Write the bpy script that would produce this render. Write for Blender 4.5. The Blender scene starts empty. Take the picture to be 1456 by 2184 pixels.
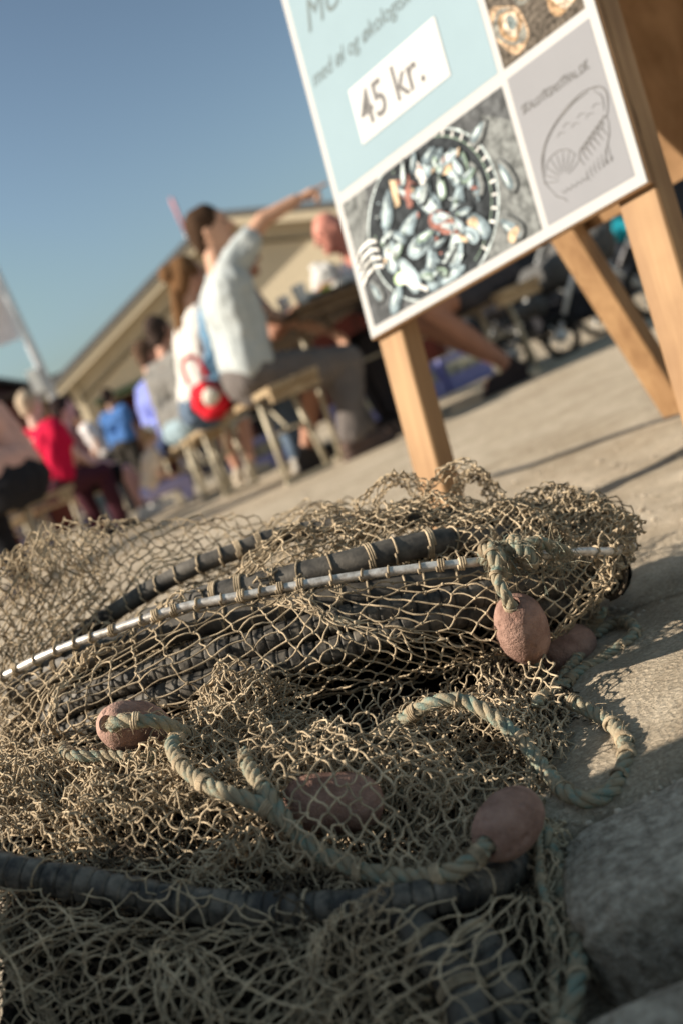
import bpy, math, random
import numpy as np
from mathutils import Vector, Matrix, noise as mnoise

# ------------------------------------------------------------ camera, sky, sun
SC = bpy.context.scene
H = .27; F = 2300.; ROLL = math.radians(23.5); H0 = 218.
PITCH = math.atan2(H0, F)
cd = bpy.data.cameras.new('camera'); cam = bpy.data.objects.new('camera', cd); SC.collection.objects.link(cam)
fw = Vector((0, math.cos(PITCH), -math.sin(PITCH))); up0 = Vector((0, math.sin(PITCH), math.cos(PITCH))); rt0 = Vector((1, 0, 0))
cup = up0*math.cos(ROLL) + rt0*math.sin(ROLL); crt = rt0*math.cos(ROLL) - up0*math.sin(ROLL)
cam.matrix_world = Matrix(((crt.x, cup.x, -fw.x, 0), (crt.y, cup.y, -fw.y, 0), (crt.z, cup.z, -fw.z, H), (0, 0, 0, 1)))
cd.sensor_fit = 'VERTICAL'; cd.sensor_height = 36.; cd.lens = 36.*F/2184.
cd.clip_start = .02; cd.clip_end = 3000
cd.dof.use_dof = True; cd.dof.focus_distance = .74; cd.dof.aperture_fstop = 5.2
SC.camera = cam
SUN_EL = math.radians(30); SUN_AZ = math.radians(-95)      # azimuth from +Y towards +X
W = bpy.data.worlds.new('World'); SC.world = W; W.use_nodes = True
nt = W.node_tree; bg = nt.nodes['Background']; sky = nt.nodes.new('ShaderNodeTexSky')
sky.sky_type = 'NISHITA'; sky.sun_disc = False; sky.sun_elevation = SUN_EL; sky.sun_rotation = SUN_AZ
sky.air_density = 1.3; sky.dust_density = 2.; sky.ozone_density = 1.5; sky.altitude = 0
hs = nt.nodes.new('ShaderNodeHueSaturation'); hs.inputs['Saturation'].default_value = .54; hs.inputs['Hue'].default_value = .49; hs.inputs['Value'].default_value = .475; nt.links.new(sky.outputs[0], hs.inputs['Color']); gm = nt.nodes.new('ShaderNodeGamma'); gm.inputs[1].default_value = 2.4; nt.links.new(hs.outputs[0], gm.inputs[0]); cl = nt.nodes.new('ShaderNodeMixRGB'); cl.blend_type = 'DARKEN'; cl.inputs[0].default_value = 1.; cl.inputs[2].default_value = (4.9, 4.9, 4.9, 1.); nt.links.new(gm.outputs[0], cl.inputs[1]); fl = nt.nodes.new('ShaderNodeMixRGB'); fl.blend_type = 'LIGHTEN'; fl.inputs[0].default_value = 1.; fl.inputs[2].default_value = (1.35, 2.1, 2.6, 1.); nt.links.new(cl.outputs[0], fl.inputs[1]); nt.links.new(fl.outputs[0], bg.inputs[0]); bg.inputs[1].default_value = .06
sd = bpy.data.lights.new('sun', 'SUN'); sd.energy = 5.; sd.angle = math.radians(.5); sd.color = (1., .89, .74)
sun = bpy.data.objects.new('sun', sd); SC.collection.objects.link(sun)
sdir = Vector((math.sin(SUN_AZ)*math.cos(SUN_EL), math.cos(SUN_AZ)*math.cos(SUN_EL), math.sin(SUN_EL)))
sun.rotation_euler = sdir.to_track_quat('Z', 'Y').to_euler(); sun.location = (-3, 0, 4)
SC.view_settings.view_transform = 'Standard'; SC.view_settings.look = 'None'
SC.view_settings.exposure = .80; SC.view_settings.gamma = 1.

# ------------------------------------------------------------ helpers
rng = np.random.default_rng(7); random.seed(7)
CT, ST = math.cos(ROLL), math.sin(ROLL)
FW, UP0, RT0 = np.array(fw), np.array(up0), np.array(rt0)
def ray(px, py):
    u, v = px-728., 1092.-py
    r = u*CT+v*ST; h = -u*ST+v*CT
    return RT0*r+UP0*h+FW*F
def P(px, py, d):                       # world point at forward distance d
    D = ray(px, py); return np.array([0, 0, H]) + D*(d/D[1])
def G(px, py, z=0.):                    # world point on the plane at height z
    D = ray(px, py); return np.array([0, 0, H]) + D*((z-H)/D[2])
def PP(pts): return np.array([P(*p) for p in pts])

def link(o): SC.collection.objects.link(o)
def origin(p):
    v = np.zeros(3)
    while p is not None: v += np.array(p.location); p = p.parent
    return v
def obj(name, V, Fc, m, parent=None, smooth=True, label=None, world=True):
    V = np.asarray(V, dtype=np.float64).reshape(-1, 3)
    if parent is not None and world: V = V-origin(parent)
    me = bpy.data.meshes.new(name)
    if isinstance(Fc, np.ndarray) and Fc.ndim == 2:
        n, k = Fc.shape
        me.vertices.add(len(V)); me.vertices.foreach_set('co', V.astype(np.float32).ravel())
        me.loops.add(n*k); me.loops.foreach_set('vertex_index', Fc.astype(np.int32).ravel())
        me.polygons.add(n); me.polygons.foreach_set('loop_start', np.arange(0, n*k, k, dtype=np.int32))
        me.update(calc_edges=True)
    else:
        me.from_pydata([tuple(v) for v in V], [], [tuple(int(i) for i in f) for f in Fc])
    me.polygons.foreach_set('use_smooth', np.full(len(me.polygons), smooth)); me.update()
    ms = m if isinstance(m, (list, tuple)) else [m]
    for x in ms: me.materials.append(x)
    o = bpy.data.objects.new(name, me); link(o)
    if parent is not None: o.parent = parent
    if label: o['label'] = label
    return o
def thing(name, label, cat, loc=(0, 0, 0), group=None):
    o = bpy.data.objects.new(name, None); link(o); o.location = tuple(float(x) for x in loc)
    o.empty_display_size = .05; o['label'] = label; o['category'] = cat
    if group: o['group'] = group
    return o
def tag(o, label, cat, group=None):
    o['label'] = label; o['category'] = cat
    if group: o['group'] = group
    return o
def struct(o, kind='structure', label=None, cat=None):
    o['kind'] = kind
    if label: o['label'] = label
    if cat: o['category'] = cat
    return o

class MB:
    def __init__(s): s.V = []; s.F = []; s.M = []
    def add(s, V, Fc, mi=0):
        b = len(s.V); s.V += [tuple(map(float, v)) for v in V]; s.F += [tuple(int(i)+b for i in f) for f in Fc]; s.M += [mi]*len(Fc)
    def box(s, c, sx, sy, sz, ax=None, ay=None, az=None, mi=0):
        c = np.array(c, float)
        ax = np.array(ax if ax is not None else (1, 0, 0), float); ay = np.array(ay if ay is not None else (0, 1, 0), float)
        az = np.array(az if az is not None else (0, 0, 1), float)
        b = .06*min(sx, sy, sz)      # small chamfer
        V = []
        for z in (-1, 1):
            for (i, j) in ((-1, -1), (1, -1), (1, 1), (-1, 1)):
                V.append(c+ax*(i*(sx/2-b))+ay*(j*(sy/2-b))+az*(z*sz/2))
        for z in (-1, 1):
            for (i, j) in ((-1, -1), (1, -1), (1, 1), (-1, 1)):
                V.append(c+ax*(i*sx/2)+ay*(j*sy/2)+az*(z*(sz/2-b)))
        Fc = [(3, 2, 1, 0), (4, 5, 6, 7)]
        for k in range(4):
            k2 = (k+1) % 4
            Fc += [(8+k, 8+k2, 12+k2, 12+k), (k, k2, 8+k2, 8+k), (12+k, 12+k2, 4+k2, 4+k)]
        s.add(V, Fc, mi)
    def tube(s, pts, r, n=8, cap=True, mi=0, closed=False):
        V, Fc = sweep(pts, r, n, cap, closed); s.add(V, Fc, mi)
    def ell(s, c, rx, ry, rz, ax=None, ay=None, az=None, nu=16, nv=10, mi=0):
        c = np.array(c, float)
        ax = np.array(ax if ax is not None else (1, 0, 0), float); ay = np.array(ay if ay is not None else (0, 1, 0), float); az = np.array(az if az is not None else (0, 0, 1), float)
        V = [c+az*rz]
        for j in range(1, nv):
            t = math.pi*j/nv
            for i in range(nu):
                p = 2*math.pi*i/nu
                V.append(c+ax*(rx*math.sin(t)*math.cos(p))+ay*(ry*math.sin(t)*math.sin(p))+az*(rz*math.cos(t)))
        V.append(c-az*rz); Fc = []
        for i in range(nu):
            i2 = (i+1) % nu; Fc.append((0, 1+i, 1+i2)); e = 1+(nv-2)*nu; Fc.append((e+i2, e+i, len(V)-1))
            for j in range(nv-2): a = 1+j*nu; Fc.append((a+i, a+nu+i, a+nu+i2, a+i2))
        s.add(V, Fc, mi)
    def build(s, name, m, parent=None, smooth=False, label=None):
        o = obj(name, s.V, s.F, m, parent, smooth, label)
        if isinstance(m, (list, tuple)) and len(m) > 1: o.data.polygons.foreach_set('material_index', np.array(s.M, dtype=np.int32))
        return o

def catmull(pts, n=12, closed=False):
    p = np.asarray(pts, float)
    if closed: p = np.vstack([p[-1], p, p[0], p[1]])
    else: p = np.vstack([2*p[0]-p[1], p, 2*p[-1]-p[-2]])
    out = []
    for i in range(1, len(p)-2):
        t = np.linspace(0, 1, n, endpoint=False)[:, None]
        a, b, c, d = p[i-1], p[i], p[i+1], p[i+2]
        out.append(.5*((2*b)+(-a+c)*t+(2*a-5*b+4*c-d)*t*t+(-a+3*b-3*c+d)*t**3))
    if not closed: out.append(p[-2][None])
    return np.vstack(out)
def resample(pts, step):
    p = np.asarray(pts, float); L = np.r_[0, np.cumsum(np.linalg.norm(np.diff(p, axis=0), axis=1))]
    n = max(2, int(L[-1]/step)+1); s = np.linspace(0, L[-1], n)
    return np.stack([np.interp(s, L, p[:, k]) for k in range(3)], 1), s
def frames(p):
    T = np.gradient(p, axis=0); T /= np.linalg.norm(T, axis=1)[:, None]+1e-12
    u = np.cross(T[0], [0, 0, 1.]);
    if np.linalg.norm(u) < .1: u = np.cross(T[0], [0, 1., 0])
    u /= np.linalg.norm(u); U = [u]
    for i in range(1, len(p)):
        u = U[-1]-T[i]*np.dot(U[-1], T[i]); u /= np.linalg.norm(u)+1e-12; U.append(u)
    U = np.array(U); return T, U, np.cross(T, U)
def sweep(pts, r, n=8, cap=True, closed=False):
    p = np.asarray(pts, float); m = len(p); r = np.broadcast_to(np.asarray(r, float), (m,)) if np.ndim(r) < 2 else r
    T, U, B = frames(p)
    a = np.linspace(0, 2*np.pi, n, endpoint=False)
    rr = r[:, None] if np.ndim(r) == 1 else r
    V = p[:, None]+(U[:, None]*np.cos(a)[None, :, None]+B[:, None]*np.sin(a)[None, :, None])*rr[:, :, None]
    V = V.reshape(-1, 3); Fc = []
    i = np.arange(m-1)[:, None]*n; j = np.arange(n)[None]; j2 = (j+1) % n
    Fc = np.stack([i+j, i+j2, i+n+j2, i+n+j], -1).reshape(-1, 4).tolist()
    if cap: Fc += [list(range(n))[::-1], list(range((m-1)*n, m*n))]
    return V, Fc

def fnoise(p, freq, seed, k=10):
    g = np.random.default_rng(seed); d = g.normal(size=(k, 3)); d /= np.linalg.norm(d, axis=1)[:, None]
    f = freq*g.uniform(.6, 1.5, k); ph = g.uniform(0, 6.283, k)
    return np.sin((p@d.T)*f*6.283+ph).sum(1)/math.sqrt(k)*1.2

# ------------------------------------------------------------ materials
def mat(name, col, rough=.8, var=.25, scale=40., bump=.0, bscale=None, metal=0., col2=None, bdist=.002, spec=.3, detail=6., cut=None, trans=0., wave=None):
    m = bpy.data.materials.new(name); m.use_nodes = True; t = m.node_tree; N = t.nodes; L = t.links
    b = N['Principled BSDF']; b.inputs['Roughness'].default_value = rough; b.inputs['Metallic'].default_value = metal
    b.inputs['Specular IOR Level'].default_value = spec
    tc = N.new('ShaderNodeTexCoord')
    nz = N.new('ShaderNodeTexNoise'); nz.inputs['Scale'].default_value = scale; nz.inputs['Detail'].default_value = detail; nz.inputs['Roughness'].default_value = .65
    L.new(tc.outputs['Object'], nz.inputs['Vector'])
    rp = N.new('ShaderNodeValToRGB'); c = np.array(col, float)
    c2 = np.array(col2, float) if col2 is not None else c*(1+var); c1 = c*(1-var) if col2 is None else c
    lo, hi = cut if cut else (.3, .7)
    rp.color_ramp.elements[0].position = lo; rp.color_ramp.elements[0].color = (*c1, 1)
    rp.color_ramp.elements[1].position = hi; rp.color_ramp.elements[1].color = (*np.clip(c2, 0, 1), 1)
    L.new(nz.outputs['Fac'], rp.inputs[0]); L.new(rp.outputs[0], b.inputs['Base Color'])
    src = nz
    if bump:
        n2 = N.new('ShaderNodeTexNoise'); n2.inputs['Scale'].default_value = bscale or scale*3; n2.inputs['Detail'].default_value = 8.
        L.new(tc.outputs['Object'], n2.inputs['Vector'])
        bp = N.new('ShaderNodeBump'); bp.inputs['Strength'].default_value = bump; bp.inputs['Distance'].default_value = bdist
        L.new(n2.outputs['Fac'], bp.inputs['Height']); L.new(bp.outputs[0], b.inputs['Normal'])
    if trans:
        b.inputs['Transmission Weight'].default_value = trans
    return m
def wood(name, c1, c2, axis, scale=1.):
    m = bpy.data.materials.new(name); m.use_nodes = True; t = m.node_tree; N = t.nodes; L = t.links
    b = N['Principled BSDF']; b.inputs['Roughness'].default_value = .65; b.inputs['Specular IOR Level'].default_value = .3
    tc = N.new('ShaderNodeTexCoord'); mp = N.new('ShaderNodeMapping'); L.new(tc.outputs['Object'], mp.inputs[0])
    # stretch along the given world axis direction
    q = Vector(axis).to_track_quat('Z', 'Y').inverted().to_euler(); mp.inputs['Rotation'].default_value = q
    mp2 = N.new('ShaderNodeMapping'); mp2.inputs['Scale'].default_value = (14*scale, 14*scale, .9*scale); L.new(mp.outputs[0], mp2.inputs[0])
    nz = N.new('ShaderNodeTexNoise'); nz.inputs['Scale'].default_value = 4.; nz.inputs['Detail'].default_value = 8; nz.inputs['Distortion'].default_value = .6
    L.new(mp2.outputs[0], nz.inputs['Vector'])
    rp = N.new('ShaderNodeValToRGB'); rp.color_ramp.elements[0].position = .3; rp.color_ramp.elements[1].position = .68
    rp.color_ramp.elements[0].color = (*c1, 1); rp.color_ramp.elements[1].color = (*c2, 1)
    L.new(nz.outputs['Fac'], rp.inputs[0]); L.new(rp.outputs[0], b.inputs['Base Color'])
    mk = N.new('ShaderNodeMapping'); mk.inputs['Scale'].default_value = (9*scale, 9*scale, 4.5*scale); L.new(mp.outputs[0], mk.inputs[0])
    vo = N.new('ShaderNodeTexVoronoi'); vo.inputs['Scale'].default_value = 1.3; L.new(mk.outputs[0], vo.inputs['Vector'])
    kr = N.new('ShaderNodeValToRGB'); kr.color_ramp.elements[0].position = .07; kr.color_ramp.elements[1].position = .17
    kr.color_ramp.elements[0].color = (.28, .2, .15, 1); kr.color_ramp.elements[1].color = (1, 1, 1, 1); L.new(vo.outputs['Distance'], kr.inputs[0])
    n3 = N.new('ShaderNodeTexNoise'); n3.inputs['Scale'].default_value = 7; n3.inputs['Detail'].default_value = 5; L.new(tc.outputs['Object'], n3.inputs['Vector'])
    dr = N.new('ShaderNodeValToRGB'); dr.color_ramp.elements[0].position = .35; dr.color_ramp.elements[1].position = .6; dr.color_ramp.elements[0].color = (.72, .68, .64, 1); dr.color_ramp.elements[1].color = (1, 1, 1, 1); L.new(n3.outputs['Fac'], dr.inputs[0])
    m1 = N.new('ShaderNodeMixRGB'); m1.blend_type = 'MULTIPLY'; m1.inputs[0].default_value = 1; L.new(rp.outputs[0], m1.inputs[1]); L.new(kr.outputs[0], m1.inputs[2])
    m2 = N.new('ShaderNodeMixRGB'); m2.blend_type = 'MULTIPLY'; m2.inputs[0].default_value = 1; L.new(m1.outputs[0], m2.inputs[1]); L.new(dr.outputs[0], m2.inputs[2]); L.new(m2.outputs[0], b.inputs['Base Color'])
    bp = N.new('ShaderNodeBump'); bp.inputs['Strength'].default_value = .3; bp.inputs['Distance'].default_value = .002
    L.new(nz.outputs['Fac'], bp.inputs['Height']); L.new(bp.outputs[0], b.inputs['Normal'])
    return m
M = dict(
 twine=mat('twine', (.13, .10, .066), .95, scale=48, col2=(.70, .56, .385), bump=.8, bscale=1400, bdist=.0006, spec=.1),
 twine_dark=mat('twine_dark', (.045, .036, .028), .95, scale=60, col2=(.13, .10, .07), bump=.8, bscale=1400, bdist=.0006, spec=.1),  # darker twine; its colour adds shade between the heap's inner layers
 rubber=mat('rubber', (.03, .028, .026), .6, scale=70, col2=(.24, .21, .17), bump=.6, bscale=500, bdist=.0006, spec=.4, cut=(.4, .75)),
 hose=mat('hose', (.022, .021, .020), .6, scale=45, col2=(.20, .178, .15), bump=.5, bscale=500, bdist=.0006, spec=.4, cut=(.35, .8)),
 steel=mat('steel', (.36, .32, .28), .42, scale=120, col2=(.75, .72, .68), metal=.6, bump=.2, bscale=700, bdist=.0003, cut=(.35, .6)),
 rope=mat('rope', (.33, .275, .19), .9, scale=110, col2=(.20, .265, .225), bump=.9, bscale=900, bdist=.0008, spec=.15, cut=(.46, .64)),
 terracotta=mat('float', (.20, .115, .09), .95, scale=32, col2=(.45, .29, .235), bump=1., bscale=620, bdist=.0014, spec=.1, cut=(.35, .65)),
 hole=mat('float_bore', (.03, .018, .014), .95),
)

# ------------------------------------------------------------ the setting
def ground():
    # fine near patch dips at the quay edge; coarse sheet runs out to the horizon
    m = bpy.data.materials.new('sandy_asphalt'); m.use_nodes = True; t = m.node_tree; N = t.nodes; L = t.links
    b = N['Principled BSDF']; b.inputs['Roughness'].default_value = .92; b.inputs['Specular IOR Level'].default_value = .2
    tc = N.new('ShaderNodeTexCoord')
    def nz(sc, det=8, ro=.6):
        n = N.new('ShaderNodeTexNoise'); n.inputs['Scale'].default_value = sc; n.inputs['Detail'].default_value = det; n.inputs['Roughness'].default_value = ro
        L.new(tc.outputs['Object'], n.inputs['Vector']); return n
    def ramp(n, a, b_, ca, cb):
        r = N.new('ShaderNodeValToRGB'); r.color_ramp.elements[0].position = a; r.color_ramp.elements[1].position = b_
        r.color_ramp.elements[0].color = (*ca, 1); r.color_ramp.elements[1].color = (*cb, 1); L.new(n.outputs[0], r.inputs[0]); return r
    big = ramp(nz(.9, 6), .3, .7, (.56, .475, .365), (.72, .63, .50))
    mid = ramp(nz(26, 8, .7), .38, .62, (.66, .64, .62), (1, 1, 1))
    fine = ramp(nz(330, 6, .7), .36, .6, (.52, .5, .48), (1.05, 1.05, 1.05))
    vo = N.new('ShaderNodeTexVoronoi'); vo.inputs['Scale'].default_value = 210; L.new(tc.outputs['Object'], vo.inputs['Vector'])
    def mul(a, c, f=1.):
        x = N.new('ShaderNodeMixRGB'); x.blend_type = 'MULTIPLY'; x.inputs[0].default_value = f; L.new(a.outputs[0], x.inputs[1]); L.new(c.outputs[0], x.inputs[2]); return x
    st = ramp(nz(3.2, 9, .7), .40, .56, (.78, .75, .71), (1, 1, 1))
    vc = N.new('ShaderNodeTexVoronoi'); vc.feature = 'DISTANCE_TO_EDGE'; vc.inputs['Scale'].default_value = .8; wn = nz(6, 5); wm = N.new('ShaderNodeMixRGB'); wm.inputs[0].default_value = .12
    L.new(tc.outputs['Object'], wm.inputs[1]); L.new(wn.outputs['Color'], wm.inputs[2]); L.new(wm.outputs[0], vc.inputs['Vector'])
    cr = ramp(vc, .0015, .006, (.45, .42, .38), (1, 1, 1))
    c = mul(mul(mul(mul(big, mid, .7), fine, .8), st, .9), cr, .8); L.new(c.outputs[0], b.inputs['Base Color'])
    ad = N.new('ShaderNodeMath'); ad.operation = 'ADD'; L.new(vo.outputs['Distance'], ad.inputs[0]); L.new(fine.outputs[0], ad.inputs[1])
    bp = N.new('ShaderNodeBump'); bp.inputs['Strength'].default_value = .75; bp.inputs['Distance'].default_value = .003
    L.new(ad.outputs[0], bp.inputs['Height']); L.new(bp.outputs[0], b.inputs['Normal'])
    xs = np.r_[-400, -100, -30, -10, -4, np.linspace(-2.2, 2.2, 260), 4, 10, 30, 100, 400]
    ys = np.r_[-40, -6, -1.5, np.linspace(-.4, 2.4, 220), 3.5, 6, 12, 30, 100, 900]
    X, Y = np.meshgrid(xs, ys); p = np.stack([X.ravel(), Y.ravel(), np.zeros(X.size)], 1)
    near = np.clip((2.2-np.abs(p[:, 0]))/.5, 0, 1)*np.clip((2.4-p[:, 1])/.6, 0, 1)*np.clip((p[:, 1]+.4)/.3, 0, 1)
    z = (fnoise(p, 1.3, 3)*.0035+fnoise(p, 9, 5)*.0012+fnoise(p, 30, 6)*.0006)*near
    yq = .605-.03*p[:, 0]+fnoise(p, 4, 8)*.008      # quay edge: the paving steps down towards the camera
    dip = np.clip((yq-p[:, 1])/.05, 0, 1); dip = dip*dip*(3-2*dip)
    p[:, 2] = z-dip*.06
    ny, nx = X.shape; i = np.arange(ny-1)[:, None]*nx; j = np.arange(nx-1)[None]
    Fc = np.stack([i+j, i+j+1, i+nx+j+1, i+nx+j], -1).reshape(-1, 4)
    o = obj('ground', p, Fc, m); struct(o)
    return m
GM = ground()

def stone(c, sx, sy, sz, rot, seed, label, m):
    mb = MB(); mb.ell((0, 0, 0), 1, 1, 1, nu=220, nv=130); v = np.array(mb.V)
    e = np.array([.25, .25, .25]); v = np.sign(v)*np.abs(v)**e; v /= (np.abs(v)**6).sum(1)[:, None]**(1/6.)
    v *= np.array([sx, sy, sz])/2
    dn = v/np.linalg.norm(v, axis=1)[:, None]
    v += dn*(fnoise(v+seed, 7, seed)*.004+fnoise(v+seed, 24, seed+1)*.0026+fnoise(v, 70, seed+2)*.0012+np.maximum(fnoise(v, 150, seed+3)-.6, 0)*.0012-np.maximum(fnoise(v, 45, seed+4)-1.1, 0)*.003)[:, None]
    R = np.array([[math.cos(rot), -math.sin(rot), 0], [math.sin(rot), math.cos(rot), 0], [0, 0, 1]])
    v = v@R.T+np.array(c)
    return tag(obj('kerb_stone', v, mb.F, m), label, 'kerb stone', 'granite kerb stones along the paving edge')
GR = mat('granite', (.19, .16, .125), .9, scale=130, col2=(.50, .44, .36), bump=1., bscale=420, bdist=.002, cut=(.36, .66))
for k, (x, y, z, sx, sy, sz, ro, lb) in enumerate([
    (.255, .537, -.033, .46, .110, .076, .02, 'rough grey granite block right of the rope end with a worn upper edge'),
    (.20, .374, -.040, .44, .125, .074, .03, 'dark granite block at the lower right corner beyond the black gap'),
    (.27, .622, -.022, .22, .040, .050, .05, 'narrow rough stone between the paving and the larger granite block'),
    ]): stone(np.array([x, y, z]), sx, sy, sz, ro, 11+k, lb, GR)
g_ = np.random.default_rng(5); mb = MB()
for k in range(900):
    if k < 560: px, py = g_.uniform(1150, 1480), g_.uniform(1180, 1760)
    else: px, py = g_.uniform(600, 1500), g_.uniform(900, 1300)
    c = G(px, py, .0); s = g_.uniform(.0006, .0024)*(1 if c[1] < 1.2 else 1.6)
    if c[1] > 3: continue
    mb.ell(c+[0, 0, s*.2], s*g_.uniform(.7, 1.5), s*g_.uniform(.7, 1.3), s*.7, nu=6, nv=4)
struct(mb.build('gravel', mat('grit', (.3, .25, .19), .9, scale=30, col2=(.6, .52, .42)), None), 'stuff', 'loose grit scattered over the sandy paving beside the net', 'gravel')

# crate stack added out of view on the left to cast the foreground shade
FC = mat('crate_plastic', (.04, .10, .20), .5, .2, 12)
for k in range(3):
    t = thing('shade_crate', ['blue crate at the bottom of the unseen stack added for shade', 'blue crate in the middle of the unseen stack added for shade', 'blue crate on top of the unseen stack added for shade'][k], 'crate', (-1.05, .075, k*.205-.06), 'blue crates added out of view to shade the net')
    b_ = MB(); x0, y0, z0 = -1.05, .075, k*.205-.06
    b_.box((x0, y0, z0+.012), .78, .88, .02)
    for sx in (-1, 1): b_.box((x0+sx*.385, y0, z0+.105), .014, .90, .19)
    for sy in (-1, 1): b_.box((x0, y0+sy*.445, z0+.105), .756, .014, .19)
    b_.build('tub', FC, t)
    r_ = MB()
    for sx in (-1, 1): r_.box((x0+sx*.395, y0, z0+.19), .012, .93, .022)
    for sy in (-1, 1): r_.box((x0, y0+sy*.459, z0+.19), .80, .012, .022)
    r_.build('rim', FC, t)

# ------------------------------------------------------------ the sandwich board
BE = np.array([.6444, -.7634, .0441]); BU = np.array([.1576, .189, .9693]); BN = -np.cross(BU, BE); BN /= np.linalg.norm(BN)
if BN[0] > 0: BN = -BN
B0 = np.array([.1409, 1.5919, .3329]); BW = .4961; BH = .78
def S(s, t, o=0.): return B0+BE*s+BU*t+BN*o
def flat(mb, pts, o, mi=0, th=.0):          # polygon on the board, o metres proud of it
    V = [S(a, b, o) for a, b in pts]; mb.add(V, [tuple(range(len(V)))], mi)
def build_sign():
    t = thing('sandwich_board', 'wooden sandwich board with a pale blue festival food poster and the price 45 kr.', 'sign', (B0[0]+.3, B0[1]+.2, 0))
    pine = wood('pine', (.29, .165, .08), (.44, .275, .14), BU); ply = wood('plywood', (.26, .15, .07), (.38, .23, .12), BU, .6)
    lw, ld = .052, .038
    # front board and its two legs (they run the whole height behind the panel)
    b = MB(); b.box(S(BW/2, BH/2, -.004), BW, BH, .008, BE, BU, BN); b.build('board_panel', ply, t)
    def leg(s, o_n, un, foot_s=0, name='leg'):
        # un: direction of the leg; starts at the ground
        top = S(s, BH, 0)
        return top
    HT = .94
    for s in (lw/2+.001, BW-lw/2-.001):
        b = MB(); base = -(B0[2]+BE[2]*s)/BU[2]; L = BH-base
        L += HT-BH; b.box(S(s, (HT+base)/2, -.0105-ld/2), lw, L, ld, BE, BU, BN); b.build('leg', pine, t)
    # hinge line and the mirrored back frame
    t2 = None; hn = np.array([BN[0], BN[1], 0]); hn /= np.linalg.norm(hn)
    top = S(0, HT, -.01-ld/2); ub = BU.copy(); ub = ub-hn*2*np.dot(ub, hn); be = BE
    bn = np.cross(be, ub); bn /= np.linalg.norm(bn)
    if np.dot(bn, hn) > 0: bn = -bn
    back0 = S(0, HT, -.0105-ld-.012)+bn*(ld/2)
    def Q(s, tt, o=0): return back0+BE*s+ub*(tt-HT)+bn*o
    for s in (lw/2+.001, BW-lw/2-.001):
        z = (back0+BE*s)[2]; L = z/ub[2]
        b = MB(); b.box(Q(s, HT-L/2), lw, L, ld, BE, ub, bn); b.build('leg', pine, t)
    b = MB(); b.box(Q(BW/2, BH/2+.02, ld/2+.0065), BW, BH-.04, .009, BE, ub, bn); b.build('back_panel', ply, t)
    for s in (.07, BW-.07):
        b = MB(); b.tube([Q(s, HT, -.005)-BE*.02, Q(s, HT, -.005)+BE*.02], .007, 8); b.build('hinge', M['steel'], t)
    # printed poster
    white = mat('poster_white', (.46, .46, .46), .9, .02, 5, spec=.05); blue = mat('poster_blue', (.26, .35, .40), .9, .03, 6, spec=.05)
    ink = mat('poster_ink', (.035, .035, .04), .5, .1, 30); grey = mat('poster_grey', (.255, .26, .28), .9, .03, 9, spec=.05)
    lab = mat('label_white', (.56, .56, .56), .9, .02, 5); inkg = mat('ink_grey', (.09, .13, .14), .6, .1, 60)
    b = MB(); b.box(S(BW/2, BH/2, .0012), BW-.004, BH-.004, .0018, BE, BU, BN); b.build('poster_sheet', white, t)
    b = MB(); flat(b, [(.014, .222), (.342, .222), (.342, BH-.015), (.014, BH-.015)], .0024); b.build('blue_field', blue, t)
    b = MB(); b.box(S(.179, .3025, .0031), .184, .083, .0008, BE, BU, BN)
    lb = b.build('price_label', lab, t)
    def text(s, body, x, y, size, o, m, parent, name, shear=0., sx=1., jig=0., bold=0.):
        c = bpy.data.curves.new(name, 'FONT'); c.body = body; c.size = size; c.shear = shear; c.extrude = 0; c.offset = bold
        to = bpy.data.objects.new(name, c); link(to); bpy.context.view_layer.update()
        dg = bpy.context.evaluated_depsgraph_get(); me = bpy.data.meshes.new_from_object(to.evaluated_get(dg))
        bpy.data.objects.remove(to)
        V = [S(x+v.co.x*sx, y+v.co.y*(1+jig*math.sin(v.co.x*140)), o) for v in me.vertices]
        return obj(name, V, [tuple(p.vertices) for p in me.polygons], m, parent, False)
    text(0, '45 kr.', .099, .279, .072, .0042, ink, lb, 'price_text', 0., .78, bold=.0007)
    text(0, 'med øl og økologisk', .022, .386, .034, .003, inkg, t, 'poster_text', .25, .78)
    text(0, 'MUS', .038, .462, .066, .003, inkg, t, 'poster_title', .3, .85)
    # oysters picture
    g = np.random.default_rng(3)
    cols = [(.10, .085, .07), (.30, .20, .12), (.42, .30, .20), (.20, .20, .18), (.50, .42, .33), (.14, .17, .17)]
    om = [mat('oyster_print', c, .85, .6, 150, spec=.08, cut=(.38, .62)) for c in cols]
    def clip(pts, x0, x1, y0, y1): return [(min(max(a, x0), x1), min(max(b_, y0), y1)) for a, b_ in pts]
    def blob(cx, cy, rx, ry, an, n=22, rough=.1, sd=0):
        gg = np.random.default_rng(sd); ph = gg.uniform(0, 6.28, 4); o = []
        for i in range(n):
            a = 6.283*i/n; r = 1+rough*(math.sin(2*a+ph[0])+.7*math.sin(3*a+ph[1])+.5*math.sin(5*a+ph[2]))
            x, y = rx*r*math.cos(a), ry*r*math.sin(a); o.append((cx+x*math.cos(an)-y*math.sin(an), cy+x*math.sin(an)+y*math.cos(an)))
        return o
    b = MB(); flat(b, [(.352, .221), (.481, .221), (.481, BH-.015), (.352, BH-.015)], .0024, 0)
    k = 0
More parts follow.
